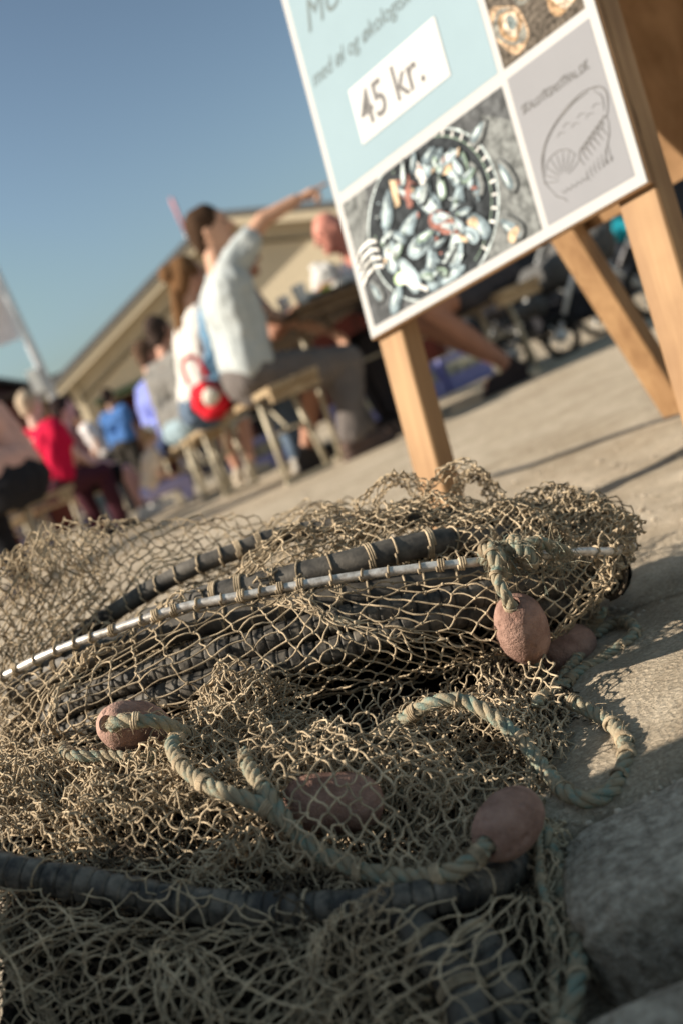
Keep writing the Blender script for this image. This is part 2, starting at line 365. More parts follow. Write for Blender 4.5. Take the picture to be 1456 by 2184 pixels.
    for cx, cy, rx, ry, an in [(.375, .262, .024, .036, .4), (.42, .30, .03, .026, 1.), (.462, .262, .026, .03, -.3), (.40, .34, .03, .035, .2), (.45, .34, .03, .022, .8), (.39, .40, .035, .03, 0), (.45, .41, .03, .035, .5), (.41, .47, .035, .03, .2), (.455, .49, .025, .03, 1), (.40, .55, .03, .035, .1), (.45, .58, .03, .03, .8), (.40, .63, .035, .03, 0), (.45, .66, .03, .035, .5)]:
        for q in range(5):
            f = 1-q*.18
            flat(b, clip(blob(cx+q*.0015, cy+q*.001, rx*f, ry*f, an, sd=k*7+q, rough=.09), .353, .480, .222, BH-.016), .0026+.00012*(k+1)+q*.00002, [2, 3, 1, 4, 5, 1][(q+k) % 6]); 
        k += 1
    b.build('oyster_picture', om, t)
    # bowl of mussels picture
    mc = [(.085, .09, .095), (.035, .04, .045), (.15, .195, .22), (.28, .35, .385), (.26, .12, .10), (.50, .38, .26), (.46, .53, .54), (.20, .27, .22), (.70, .70, .66), (.50, .66, .42), (.16, .17, .17)]
    mm = [mat('mussel_print', c, .85, .5, 75, spec=.08, cut=(.35, .62)) for c in mc]
    b = MB(); X0, X1, Y0, Y1 = .0145, .342, .0155, .205
    flat(b, [(X0, Y0), (X1, Y0), (X1, Y1), (X0, Y1)], .0024, 0)
    oo = [.0026]
    def fl(pts, mi): oo[0] += .000012; flat(b, clip(pts, X0+.0005, X1-.0005, Y0+.0005, Y1-.0005), oo[0], mi)
    fl([(.25, Y0), (X1, Y0), (X1, .16), (.30, .19), (.28, .10)], 10); fl([(X0, .12), (.05, .14), (.07, Y1), (X0, Y1)], 10)
    def arc(cx, cy, rx, ry, a0, a1, w, mi, n=36):
        for i in range(n):
            p = []
            for a, r in ((i, 0), (i+1, 0), (i+1, 1), (i, 1)):
                th = math.radians(a0+(a1-a0)*a/n); p.append((cx+(rx-w*r)*math.cos(th), cy+(ry-w*r)*math.sin(th)))
            fl(p, mi)
    CX, CY, RX, RY = .172, .112, .126, .112
    fl([(CX+RX*math.cos(a*6.283/40), CY+RY*math.sin(a*6.283/40)) for a in range(40)], 1)
    arc(CX, CY, RX, RY, -140, 220, .0030, 6, 60); arc(CX, CY, RX-.012, RY-.011, -60, 100, .0015, 7, 40)
    for a in range(-50, 95, 9):
        th = math.radians(a); c_, s_ = math.cos(th), math.sin(th)
        fl([(CX+(RX-.012)*c_, CY+(RY-.012)*s_), (CX+(RX-.012)*c_-s_*.003, CY+(RY-.012)*s_+c_*.003), (CX+(RX-.003)*c_-s_*.003, CY+(RY-.003)*s_+c_*.003), (CX+(RX-.003)*c_, CY+(RY-.003)*s_)], 8)
    def mussel(cx, cy, l, w, an, base, hi, sd):
        def leaf(sx, sy, n=18, dx=0., dy=0.):
            o = []
            for i in range(n):
                a = 6.283*i/n; x = l*sx*math.cos(a); y = w*sy*math.sin(a)*(1-.35*math.cos(a)); x += dx*l; y += dy*w
                o.append((cx+x*math.cos(an)-y*math.sin(an), cy+x*math.sin(an)+y*math.cos(an)))
            return o
        fl(leaf(1, 1), 1); fl(leaf(.94, .9), base); fl(leaf(.75, .55, dy=.22), hi); fl(leaf(.5, .2, dy=.4), 6)
    for args in [(.10, .155, .030, .013, 1.1, 2, 3, 1), (.145, .165, .032, .014, 2.4, 4, 2, 2), (.20, .175, .030, .012, .3, 2, 3, 3), (.235, .145, .030, .014, 2.0, 2, 3, 4), (.085, .10, .034, .014, 1.5, 3, 6, 5), (.13, .115, .030, .013, .5, 2, 3, 6), (.175, .135, .034, .015, 2.2, 2, 6, 7), (.225, .10, .032, .014, 1.1, 2, 3, 8), (.265, .12, .026, .012, 1.6, 10, 2, 9),
                 (.15, .085, .034, .015, .15, 3, 6, 10), (.195, .095, .03, .014, -.5, 4, 3, 11), (.11, .055, .032, .014, 1.9, 3, 6, 12), (.155, .045, .034, .015, 1.3, 2, 3, 13), (.205, .055, .032, .014, 1.0, 3, 6, 14), (.25, .065, .028, .012, 2.1, 2, 3, 15), (.185, .02, .028, .012, .2, 2, 3, 16), (.075, .035, .026, .011, .8, 2, 3, 17), (.30, .04, .026, .012, 2.2, 10, 2, 18), (.315, .10, .026, .01, 1.8, 10, 2, 19), (.04, .06, .02, .01, 1.9, 10, 2, 20), (.29, .17, .02, .01, .5, 10, 2, 21)]: mussel(*args)
    fl(blob(.205, .082, .024, .010, -.5, sd=4), 4); fl(blob(.205, .083, .018, .004, -.5, sd=5), 6)
    for cx, cy, r, sd in ((.222, .158, .013, 1), (.232, .066, .017, 2), (.30, .028, .01, 3)): fl(blob(cx, cy, r, r*.8, .3, 14, .16, sd), 5)
    fl([(.165, .19), (.18, .188), (.188, .15), (.18, .14), (.172, .165)], 8); fl([(.12, .19), (.132, .185), (.128, .15), (.118, .15)], 5); fl([(.145, .188), (.158, .18), (.150, .135), (.140, .14)], 4)
    fl(blob(.094, .057, .014, .010, 0, 16, .06, 8), 9); fl(blob(.094, .057, .009, .006, 0, 12, .1, 9), 8)
    for i in range(4):         # fork tines
        y = .128-i*.0125
        pth = [(X0, y-.016), (.03, y-.004), (.05, y), (.066, y-.006)]
        for (a, c), (d, e) in zip(pth[:-1], pth[1:]): fl([(a, c), (d, e), (d, e+.0055), (a, c+.0055)], 8)
    fl([(.086, .055), (.135, .020), (.138, .026), (.092, .060)], 8)
    gg = np.random.default_rng(12)
    for k in range(24):
        a = gg.uniform(0, 6.28); r = math.sqrt(gg.uniform(0, .8)); mussel(CX+RX*.8*r*math.cos(a), CY+RY*.8*r*math.sin(a), gg.uniform(.014, .024), gg.uniform(.006, .010), gg.uniform(0, 3.1), int(gg.choice([1, 1, 2, 7, 3])), int(gg.choice([2, 3, 7, 6])), 0)
    for k in range(70):
        a = gg.uniform(0, 6.28); r = math.sqrt(gg.uniform(0, .9)); x, y = CX+RX*.9*r*math.cos(a), CY+RY*.9*r*math.sin(a)
        fl(blob(x, y, gg.uniform(.002, .006), gg.uniform(.001, .003), gg.uniform(0, 3), 8, .2, k), int(gg.choice([6, 3, 1, 1, 4, 7, 5, 2])))
    b.build('mussel_picture', mm, t)
    # festival panel: grey field, web address and the drawn shell
    b = MB(); flat(b, [(.352, .0155), (.482, .0155), (.482, .208), (.352, .208)], .0024); pn = b.build('logo_panel', grey, t)
    text(0, 'SKALDYRSFESTIVAL.DK', .3605, .156, .0145, .003, ink, pn, 'web_address', .05, .70, .16, bold=.0002)
    def stroke(b, pts, w, o=.0030):
        p = catmull(np.array([(x, y, 0) for x, y in pts]), 8)[:, :2]; n = len(p)
        for i in range(n-1):
            d = p[i+1]-p[i]; d = d/(np.linalg.norm(d)+1e-9); nn = np.array([-d[1], d[0]])
            w0 = w*(.35+.65*math.sin(math.pi*min(1, (i+.5)/n)))/2; 
            flat(b, [tuple(p[i]-nn*w0), tuple(p[i+1]-nn*w0), tuple(p[i+1]+nn*w0), tuple(p[i]+nn*w0)], o)
    b = MB()
    stroke(b, [(.372, .050), (.365, .066), (.368, .090), (.380, .108), (.402, .123), (.428, .133), (.452, .136), (.468, .130)], .0022)
    stroke(b, [(.366, .078), (.378, .104), (.40, .121), (.43, .131), (.455, .133)], .0022)
    stroke(b, [(.455, .136), (.470, .131), (.477, .120), (.474, .104), (.468, .092)], .0018)
    stroke(b, [(.462, .130), (.470, .118), (.468, .102)], .0012)
    stroke(b, [(.470, .090), (.466, .075), (.458, .062), (.450, .046)], .0014)
    stroke(b, [(.372, .050), (.376, .042), (.384, .036), (.388, .030)], .0014)
    for i in range(9):
        a = math.radians(20+i*18); stroke(b, [(.392+.008*math.cos(a), .056+.008*math.sin(a)), (.392+.018*math.cos(a), .056+.018*math.sin(a)), (.392+.031*math.cos(a), .058+.031*math.sin(a))], .0009)
    stroke(b, [(.366, .072), (.376, .086), (.392, .091), (.408, .086), (.416, .074)], .0012)
    for i in range(7): stroke(b, [(.424+i*.0065, .058+i*.0028), (.420+i*.0065, .070+i*.003), (.427+i*.0065, .079+i*.003), (.433+i*.006, .072+i*.003)], .0017)
    for i in range(6): stroke(b, [(.398+i*.011, .106+(i % 2)*.006), (.404+i*.011, .109+(i % 2)*.006), (.411+i*.011, .106+(i % 2)*.006)], .0009)
    for i in range(7): stroke(b, [(.425+i*.006, .052+i*.002), (.423+i*.006, .045), (.426+i*.006, .038+i*.002)], .0010)
    for i in range(5): stroke(b, [(.384+i*.008, .046), (.388+i*.008, .041), (.392+i*.008, .045)], .0010)
    b.build('shell_drawing', ink, pn)
    return t
build_sign()
# thin dark cable lying across the square behind the sign
cb = catmull([G(*p, .004) for p in [(1010, 1026), (1060, 1011), (1130, 992), (1200, 967), (1300, 932), (1380, 905), (1456, 884), (1560, 852)]], 10)
o = MB(); o.tube(cb, .0035, 6); tag(o.build('cable', mat('black_rubber', (.03, .03, .03), .6), smooth=True), 'thin dark cable lying across the paving behind the sandwich board', 'cable')

# ------------------------------------------------------------ the fishing net
def surf(C, s, t):
    C = np.asarray(C, float); nr, nc = C.shape[:2]
    def cr(a, n):            # catmull-rom weights on a clamped grid
        x = np.clip(a, 0, 1)*(n-1); i = np.minimum(x.astype(int), n-2); f = x-i
        w = np.stack([-.5*f+f*f-.5*f**3, 1-2.5*f*f+1.5*f**3, .5*f+2*f*f-1.5*f**3, -.5*f*f+.5*f**3], -1)
        ii = np.stack([i-1, i, i+1, i+2], -1); return ii, w
    E = np.zeros((nr+2, nc+2, 3)); E[1:-1, 1:-1] = C
    E[0, 1:-1] = 2*C[0]-C[1]; E[-1, 1:-1] = 2*C[-1]-C[-2]; E[:, 0] = 2*E[:, 1]-E[:, 2]; E[:, -1] = 2*E[:, -2]-E[:, -3]
    it, wt = cr(t, nr); js, ws = cr(s, nc)
    out = np.zeros(s.shape+(3,))
    for a in range(4):
        for b in range(4):
            out += E[it[..., a]+1, js[..., b]+1]*(wt[..., a]*ws[..., b])[..., None]
    return out
KN = np.array([[1, 0, 0], [-1, 0, 0], [0, 1, 0], [0, -1, 0], [0, 0, 1], [0, 0, -1]], float)
KF = np.array([[0, 2, 4], [2, 1, 4], [1, 3, 4], [3, 0, 4], [2, 0, 5], [1, 2, 5], [3, 1, 5], [0, 3, 5]])
def strands_mesh(A, B, r, seed, bow=.12, seg=4, sides=5):
    g = np.random.default_rng(seed); n = len(A)
    D = B-A; L = np.linalg.norm(D, axis=1)[:, None]+1e-9; T = D/L
    ref = np.where(np.abs(T[:, 2:3]) < .8, np.array([[0, 0, 1.]]), np.array([[1., 0, 0]]))
    U = np.cross(T, ref); U /= np.linalg.norm(U, axis=1)[:, None]; Bn = np.cross(T, U)
    a1 = g.normal(size=(n, 1))*bow*L; a2 = g.normal(size=(n, 1))*bow*L; b1 = g.normal(size=(n, 1))*bow*.4*L
    t = np.linspace(0, 1, seg+1)[None, :, None]
    C = A[:, None]+D[:, None]*t+U[:, None]*(a1[:, None]*np.sin(np.pi*t)+b1[:, None]*np.sin(2*np.pi*t))+Bn[:, None]*(a2[:, None]*np.sin(np.pi*t))
    an = np.linspace(0, 2*np.pi, sides, endpoint=False)
    rr = r*g.uniform(.82, 1.15, (n, 1, 1, 1))
    V = C[:, :, None]+(U[:, None, None]*np.cos(an)[None, None, :, None]+Bn[:, None, None]*np.sin(an)[None, None, :, None])*rr
    V = V.reshape(-1, 3)
    base = (np.arange(n)*(seg+1)*sides)[:, None, None]; i = (np.arange(seg)*sides)[None, :, None]; j = np.arange(sides)[None, None]; j2 = (j+1) % sides
    Fc = np.stack(np.broadcast_arrays(base+i+j, base+i+j2, base+i+sides+j2, base+i+sides+j), -1).reshape(-1, 4)
    return V, Fc
def knots_mesh(X, r, seed):
    g = np.random.default_rng(seed); n = len(X)
    # small octahedra subdivided once -> irregular lumps
    mb = MB(); mb.ell((0, 0, 0), 1, 1, 1, nu=6, nv=4); v = np.array(mb.V)
    fq = [f for f in mb.F]; tri = np.array([[f[0], f[1], f[2], f[2]] if len(f) == 3 else f for f in fq])
    Q = g.normal(size=(n, 3, 3)); Q, _ = np.linalg.qr(Q)
    sc = r*g.uniform(.75, 1.25, (n, 1, 3))*np.array([1.25, .9, .9])
    V = (v[None]*sc)@np.transpose(Q, (0, 2, 1))+X[:, None]
    F4 = np.array([f for f in fq if len(f) == 4]); F3 = np.array([f for f in fq if len(f) == 3])
    off = (np.arange(n)*len(v))[:, None, None]
    q = (F4[None]+off).reshape(-1, 4); t3 = (F3[None]+off).reshape(-1, 3)
    return V.reshape(-1, 3), q, t3
def netsheet(C, bar=.0112, slack=1., fold=.006, ffreq=9., warp=.25, seed=1, r=.00074, m='twine', iters=40, pull=.08, jit=.08, bow=.16, nknots=True, parent=None, name='netting', label=None, cullz=None, holes=0., stretch=1.3, grav=0., smooth=.5, dens=1.):
    C = np.asarray(C, float); g = np.random.default_rng(seed)
    Lu = np.mean(np.linalg.norm(np.diff(C, axis=1), axis=2).sum(1)); Lv = np.mean(np.linalg.norm(np.diff(C, axis=0), axis=2).sum(0))
    hh = math.sqrt(max(.1, 1-(stretch/2)**2))
    nu = max(3, int(Lu*slack/(stretch*bar))); nv = max(3, int(Lv*slack/(hh*bar)))
    j, i = np.meshgrid(np.arange(nv+1), np.arange(nu+1), indexing='ij')
    s = (i+.5*(j % 2))/(nu+.5); t = j/nv
    q = np.stack([s*Lu, t*Lv, s*0], -1).reshape(-1, 3)
    w1 = fnoise(q, 5, seed+50).reshape(s.shape); w2 = fnoise(q, 5, seed+51).reshape(s.shape)
    e = 4*s*(1-s); e2 = 4*t*(1-t)
    s2 = s+w1*warp*.08*e; t2 = t+w2*warp*.10*e2
    X = surf(C, s2, t2)
    eps = 1e-3; du = surf(C, np.clip(s2+eps, 0, 1), t2)-surf(C, np.clip(s2-eps, 0, 1), t2); dv = surf(C, s2, np.clip(t2+eps, 0, 1))-surf(C, s2, np.clip(t2-eps, 0, 1))
    Nn = np.cross(du, dv); Nn /= np.linalg.norm(Nn, axis=-1)[..., None]+1e-12
    X = X.reshape(-1, 3); Nn = Nn.reshape(-1, 3)
    f = fnoise(X, ffreq, seed+60)*fold+fnoise(X, ffreq*2.7, seed+61)*fold*.45
    X = X+Nn*f[:, None]
    T0 = X.copy(); X = X+g.normal(size=X.shape)*bar*jit
    idx = (j*(nu+1)+i)
    a = []; b = []
    for jj in range(nv):
        A = idx[jj]; Bn = idx[jj+1]
        if jj % 2 == 0: a += [A, A[1:]]; b += [Bn, Bn[:-1]]
        else: a += [A, A[:-1]]; b += [Bn, Bn[1:]]
    a = np.concatenate(a); b = np.concatenate(b); N = len(X)
    cnt = np.bincount(np.r_[a, b], minlength=N)[:, None]
    for k in range(iters):
        D = X[b]-X[a]; L = np.linalg.norm(D, axis=1)[:, None]+1e-9
        c = D*(L-bar)/L*.5
        acc = np.zeros_like(X)
        for ax in range(3): acc[:, ax] = np.bincount(a, c[:, ax], N)-np.bincount(b, c[:, ax], N)
        X = X+acc/cnt*1.2
        X = X+(T0-X)*pull
        if k % 4 == 3 and k < iters-3:
            for ax in range(3): acc[:, ax] = np.bincount(a, (X[b, ax]-X[a, ax])*.5, N)-np.bincount(b, (X[b, ax]-X[a, ax])*.5, N)
            X = X+acc/cnt*smooth
        X[:, 2] -= grav
        X[:, 2] = np.maximum(X[:, 2], np.where(X[:, 1] < .58, -.05, .0015))
    if holes:
        kp = g.uniform(size=len(a)) > holes; a = a[kp]; b = b[kp]
    V, Fc = strands_mesh(X[a], X[b], r, seed+3, bow)
    if m == 'twine':
        nf = int(len(a)*.9); e_ = g.integers(0, len(a), nf); f_ = g.uniform(0, 1, (nf, 1)); q0 = X[a[e_]]*(1-f_)+X[b[e_]]*f_
        dd = g.normal(size=(nf, 3)); dd /= np.linalg.norm(dd, axis=1)[:, None]; q1 = q0+dd*g.uniform(.0012, .0042, (nf, 1))
        fv, ff = strands_mesh(q0, q1, .00011, seed+33, .25, 2, 3); ff = ff+len(V); V = np.vstack([V, fv]); Fc = np.vstack([Fc, ff])
    o = obj(name, V, Fc, M[m], parent, True, label)
    if nknots:
        kv, kq, k3 = knots_mesh(X, r*1.9, seed+9)
        n0 = len(V); allF = [kq]
        # add knots in the same mesh
        me = o.data; V2 = np.vstack([V-origin(parent), kv-origin(parent)])
        me2 = bpy.data.meshes.new(name); me2.vertices.add(len(V2)); me2.vertices.foreach_set('co', V2.astype(np.float32).ravel())
        F4 = np.vstack([Fc, kq+n0]); F3 = k3+n0
        me2.loops.add(F4.size+F3.size); me2.loops.foreach_set('vertex_index', np.r_[F4.ravel(), F3.ravel()].astype(np.int32))
        st = np.r_[np.arange(0, F4.size, 4), F4.size+np.arange(0, F3.size, 3)].astype(np.int32)
        me2.polygons.add(len(F4)+len(F3)); me2.polygons.foreach_set('loop_start', st); me2.update(calc_edges=True)
        me2.polygons.foreach_set('use_smooth', np.ones(len(me2.polygons), bool)); me2.materials.append(M[m]); o.data = me2; bpy.data.meshes.remove(me)
    return o, X, (a, b)
def grid(*rows): return np.array([[P(*p) for p in r] for r in rows])

NET = thing('fishing_net', 'heap of tan knotted fishing net with black hoops, ropes and red floats in the foreground', 'fishing net', (-.05, .8, 0))

def hose(pts, r, parent, name='hoop', ribbed=False, lash=True, seed=1, m='hose', lashstep=.018, lashr=.0009, label=None):
    p = catmull(PP(pts), 14); p, s = resample(p, .0009 if ribbed else .004)
    p = p+np.stack([fnoise(p, 12, seed), fnoise(p, 12, seed+1), fnoise(p, 12, seed+2)], 1)*.0006
    if ribbed:
        per = .0100; ph = (s/per+.15*np.sin(s*60)) % 1.
        edge = np.clip(np.minimum(ph, 1-ph)/.09, 0, 1); edge = edge*edge*(3-2*edge)
        n = 18; an = np.linspace(0, 2*np.pi, n, endpoint=False)
        # two moulded seams and blocks of slightly different height
        blk = np.floor(s/per).astype(int); gb = np.random.default_rng(seed).uniform(-.04, .05, blk.max()+2)
        rr = r*(.66+.34*edge+gb[blk]*edge)
        R = np.repeat(rr[:, None], n, 1); R[:, ::6] -= (r*.10*edge)[:, None]
        V, Fc = sweep(p, R, n); m = 'rubber'
    else:
        V, Fc = sweep(p, r*(1+.03*fnoise(p, 30, seed+4)), 16)
    h = obj(name, V, Fc, M[m], parent, True, label)
    if lash:
        g = np.random.default_rng(seed+70); T, U, B = frames(p); L = s[-1]; x = .004
        while x < L-.004:
            i = int(np.searchsorted(s, x)); i = min(max(i, 2), len(p)-3)
            turns = 1 if g.uniform() < .75 else 3; tilt = g.uniform(-.25, .25); n = 14*turns
            pts2 = []
            for k in range(n+1):
                a = 2*math.pi*k/14+g.uniform(0, .05); off = (k/14-turns/2)*lashr*2.1+tilt*r*math.cos(a)
                pts2.append(p[i]+T[i]*off+(U[i]*math.cos(a)+B[i]*math.sin(a))*(r*(1.0 if not ribbed else .95)+lashr*.9))
            mb = MB(); mb.tube(np.array(pts2), lashr*g.uniform(.85, 1.3), 5); mb.build('lashing', M['twine'], h, True)
            x += lashstep*g.uniform(.7, 1.4)
    return h, p
def rope(pts, r, parent, seed=1, name='rope', whip=.035, raw=None, label=None, m='rope', flat_ends=False):
    r = r*.78; p = raw if raw is not None else catmull(PP(pts), 16)
    p, s = resample(p, .0014)
    p = p+np.stack([fnoise(p, 14, seed), fnoise(p, 14, seed+1), fnoise(p, 14, seed+2)], 1)*.0009
    T, U, B = frames(p); mb = MB(); pitch = r*5.4; g = np.random.default_rng(seed)
    fray = np.clip(np.minimum(s, s[-1]-s)/(r*1.5), .55, 1)
    for k in range(3):
        a = 2*math.pi*(s/pitch+k/3.)+.5*np.sin(s*45+seed)
        q = p+(U*np.cos(a)[:, None]+B*np.sin(a)[:, None])*(r*.50*fray)[:, None]
        mb.tube(q, r*.56*(.92+.08*np.sin(s*170+k*2))*fray, 8)
    ro = mb.build(name, M[m], parent, True, label)
    # loose fibres
    mf = MB()
    for k in range(int(s[-1]/.0006)):
        i = int(g.integers(1, len(p)-1)); a = g.uniform(0, 6.28); d = U[i]*math.cos(a)+B[i]*math.sin(a)
        q0 = p[i]+d*r*.9; dr = d*g.uniform(.3, 1)+T[i]*g.normal()+g.normal(size=3)*.3; l = g.uniform(.0015, .006)
        mf.tube([q0, q0+dr*l*.5, q0+dr*l+np.array([0, 0, -l*.3])], .00014, 3, False)
    mf.build('fibre', M['twine'], ro, True)['kind'] = 'stuff'
    if whip:
        x = whip*.5
        while x < s[-1]-.006:
            i = int(np.searchsorted(s, x)); i = min(max(i, 2), len(p)-3); tn = int(g.integers(1, 5)); tilt = g.uniform(-.35, .35); n = 12*tn; pts2 = []
            for k in range(n+1):
                a = 2*math.pi*k/12; off = (k/12-tn/2)*.0016+tilt*r*math.cos(a)
                pts2.append(p[i]+T[i]*off+(U[i]*math.cos(a)+B[i]*math.sin(a))*(r*1.06))
            mw = MB(); mw.tube(np.array(pts2), .0008*g.uniform(.85, 1.25), 5); mw.build('whipping', M['twine'], ro, True); x += whip*g.uniform(.45, 1.5)
    return ro, p
def floatb(c, ax, length, width, parent, seed, label):
    length *= 1.1; width *= .95
    ax = np.array(ax, float); ax /= np.linalg.norm(ax); ref = np.array([0, 0, 1.]) if abs(ax[2]) < .8 else np.array([1., 0, 0])
    u = np.cross(ax, ref); u /= np.linalg.norm(u); w = np.cross(ax, u); c = np.array(c)
    # profile: egg with a bore through it
    pr = []; n = 72; rb = .0056
    for k in range(n+1):
        t = math.pi*(k/n); z = -math.cos(t)*length/2; q = max(math.sin(t), 0)**.62*width/2
        pr.append((max(q, rb), z))
    z0 = -length/2; zi = [(rb*.97, length/2*.9), (rb*.95, 0), (rb*.97, -length/2*.9)]
    ring = pr+zi; m_ = len(ring); ns = 90; V = []
    for (q, z) in ring:
        for k in range(ns):
            a = 2*math.pi*k/ns; V.append(c+ax*z+(u*math.cos(a)+w*math.sin(a))*q)
    V = np.array(V); d = V-c; dn = d/np.linalg.norm(d, axis=1)[:, None]
    outer = np.zeros(len(V)); outer[:(n+1)*ns] = 1
    V += dn*((fnoise(V, 25, seed)*.0005+fnoise(V, 120, seed+1)*.00012-np.maximum(fnoise(V, 75, seed+2)-1.3, 0)*.0016-np.maximum(fnoise(V, 210, seed+3)-1.2, 0)*.0007)*outer)[:, None]
    Fc = []
    for i in range(m_):
        for k in range(ns):
            k2 = (k+1) % ns; i2 = (i+1) % m_; Fc.append((i*ns+k, i*ns+k2, i2*ns+k2, i2*ns+k))
    o = obj('float', V, Fc, M['terracotta'], parent, True, label)
    return o

# hoops
hose([(60, 1460, .99), (150, 1368, .985), (300, 1270, .98), (450, 1195, .97), (640, 1135, .965), (800, 1110, .96), (1000, 1105, .96), (1250, 1125, .96)], .0080, NET, seed=1)
hose([(300, 1335, .91), (380, 1302, .885), (480, 1264, .872), (600, 1238, .862), (720, 1205, .854), (850, 1172, .852), (960, 1150, .862), (1100, 1150, .90)], .0106, NET, seed=2, lashstep=.024)
hose([(30, 1475, .93), (150, 1412, .885), (300, 1366, .875), (430, 1330, .865), (640, 1292, .855), (860, 1252, .852), (1010, 1230, .86), (1230, 1215, .91)], .0108, NET, seed=3, lashstep=.022)
hose([(100, 1535, .89), (200, 1478, .87), (350, 1427, .85), (500, 1386, .84), (700, 1328, .835), (900, 1290, .835), (1050, 1264, .845), (1250, 1246, .90)], .0104, NET, ribbed=True, seed=4, lash=False)
hose([(80, 1595, .89), (250, 1523, .86), (400, 1468, .84), (560, 1428, .83), (700, 1388, .825), (850, 1345, .825), (1000, 1312, .84), (1220, 1295, .89)], .0104, NET, ribbed=True, seed=5, lash=False)
hose([(150, 1520, .93), (400, 1400, .91), (700, 1300, .90), (1000, 1240, .91), (1250, 1200, .95)], .0104, NET, ribbed=True, seed=6, lash=False)
hose([(-80, 1832, .615), (0, 1852, .60), (200, 1893, .58), (400, 1928, .565), (600, 1943, .55), (800, 1931, .535), (950, 1905, .53), (1040, 1880, .545), (1092, 1852, .565), (1105, 1815, .60)], .0096, NET, ribbed=True, seed=7, lash=True, lashstep=.07, label='ribbed black hoop bent across the foreground')
hose([(860, 1950, .53), (935, 2055, .50), (985, 2130, .48), (1010, 2230, .46)], .0105, NET, seed=8, lash=True)
hose([(990, 1990, .51), (1060, 2080, .49), (1110, 2240, .47)], .0105, NET, ribbed=True, seed=9, lash=True)
hose([(-40, 1468, .915), (30, 1432, .90), (100, 1398, .882), (220, 1354, .860), (420, 1288, .838), (700, 1237, .818), (900, 1212, .806), (1010, 1202, .803), (1100, 1188, .812), (1200, 1181, .82), (1310, 1174, .85), (1345, 1166, .90), (1340, 1150, .94)], .0036, NET, name='steel_hoop', seed=10, m='steel', lashstep=.019)

# netting
C_body = grid(
 [(-40, 1455, .93), (100, 1404, .895), (220, 1360, .87), (420, 1294, .85), (700, 1243, .83), (1010, 1210, .815), (1200, 1187, .825), (1325, 1180, .855)],
 [(-60, 1500, .89), (90, 1460, .85), (210, 1425, .83), (430, 1365, .815), (700, 1312, .80), (1000, 1270, .79), (1200, 1240, .80), (1332, 1205, .85)],
 [(-60, 1560, .87), (80, 1530, .82), (200, 1500, .80), (430, 1440, .79), (700, 1390, .785), (1000, 1335, .78), (1190, 1300, .79), (1320, 1235, .855)],
 [(-60, 1620, .87), (80, 1590, .83), (200, 1565, .815), (430, 1505, .80), (700, 1455, .795), (990, 1400, .795), (1185, 1365, .81), (1300, 1265, .87)],
 [(-40, 1640, .93), (80, 1625, .90), (220, 1600, .89), (440, 1545, .88), (700, 1490, .87), (980, 1440, .87), (1170, 1400, .88), (1270, 1290, .92)])
netsheet(C_body, bar=.0118, slack=1.06, fold=.0035, seed=11, pull=.10, parent=NET, bow=.10, jit=.05, warp=.8)
C2 = C_body+np.array([0, .085, -.012])
netsheet(C2[:, :], bar=.0115, slack=1.1, fold=.008, seed=12, pull=.06, parent=NET)
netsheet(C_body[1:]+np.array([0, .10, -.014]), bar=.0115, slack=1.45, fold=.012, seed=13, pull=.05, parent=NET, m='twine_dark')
# top of the bundle
C_top = grid(
 [(640, 1262, 0.854), (820, 1225, 0.848), (1010, 1205, 0.845), (1150, 1190, 0.845), (1250, 1185, 0.848), (1325, 1180, 0.859)],
 [(620, 1200, 0.877), (800, 1165, 0.868), (1000, 1140, 0.865), (1150, 1130, 0.865), (1260, 1135, 0.868), (1342, 1155, 0.877)],
 [(640, 1155, 0.912), (800, 1120, 0.906), (1000, 1095, 0.900), (1150, 1085, 0.900), (1260, 1100, 0.897), (1343, 1135, 0.900)],
 [(700, 1115, 0.947), (830, 1085, 0.941), (1000, 1060, 0.935), (1150, 1055, 0.935), (1250, 1072, 0.929), (1325, 1110, 0.923)],
 [(720, 1120, 0.981), (850, 1090, 0.981), (1000, 1075, 0.976), (1150, 1075, 0.970), (1250, 1090, 0.964), (1310, 1130, 0.952)])
netsheet(C_top, slack=1.5, fold=.008, seed=21, smooth=.85, pull=.06, parent=NET)
netsheet(C_top+np.array([0, .02, -.012]), slack=1.6, fold=.010, seed=22, smooth=.85, pull=.05, parent=NET)
netsheet(C_top+np.array([0, .04, -.024]), slack=1.7, fold=.008, seed=23, smooth=.85, pull=.05, parent=NET)
# slack net over the upper hoops (open folds)
C_mid = grid(
 [(180, 1400, 0.877), (400, 1310, 0.865), (600, 1260, 0.857), (800, 1225, 0.854)],
 [(300, 1330, 0.894), (470, 1250, 0.877), (640, 1200, 0.871), (820, 1170, 0.868)],
 [(400, 1270, 0.935), (560, 1200, 0.912), (700, 1140, 0.900), (850, 1115, 0.900)],
 [(560, 1180, 0.970), (650, 1150, 0.952), (760, 1110, 0.941), (880, 1080, 0.935)])
netsheet(C_mid, slack=1.15, fold=.010, seed=24, pull=.07, parent=NET)
# humps standing against the light at the back
def hump(cx, cy, w, h, d, seed, sl=1.15):
    rows = []
    for k in range(5):
        f = k/4.; rows.append([(cx+w*math.cos(math.pi*(1-a/6.))*(1-.25*f)-h*.1*f, cy-h*math.sin(math.pi*a/6.)*(1-.1*f)+f*12, d+.05*f) for a in range(7)])
    netsheet(grid(*rows), slack=sl, fold=.004, seed=seed, pull=.1, parent=NET, r=.00064)
hump(850, 1115, 92, 122, .93, 31, 1.1); hump(860, 1115, 70, 95, .95, 35, 1.1); hump(990, 1095, 84, 108, .93, 32, 1.3); hump(1015, 1090, 60, 88, .95, 33, 1.5); hump(1180, 1095, 100, 52, .93, 34, 1.3); hump(1260, 1130, 75, 60, .93, 36, 1.3)
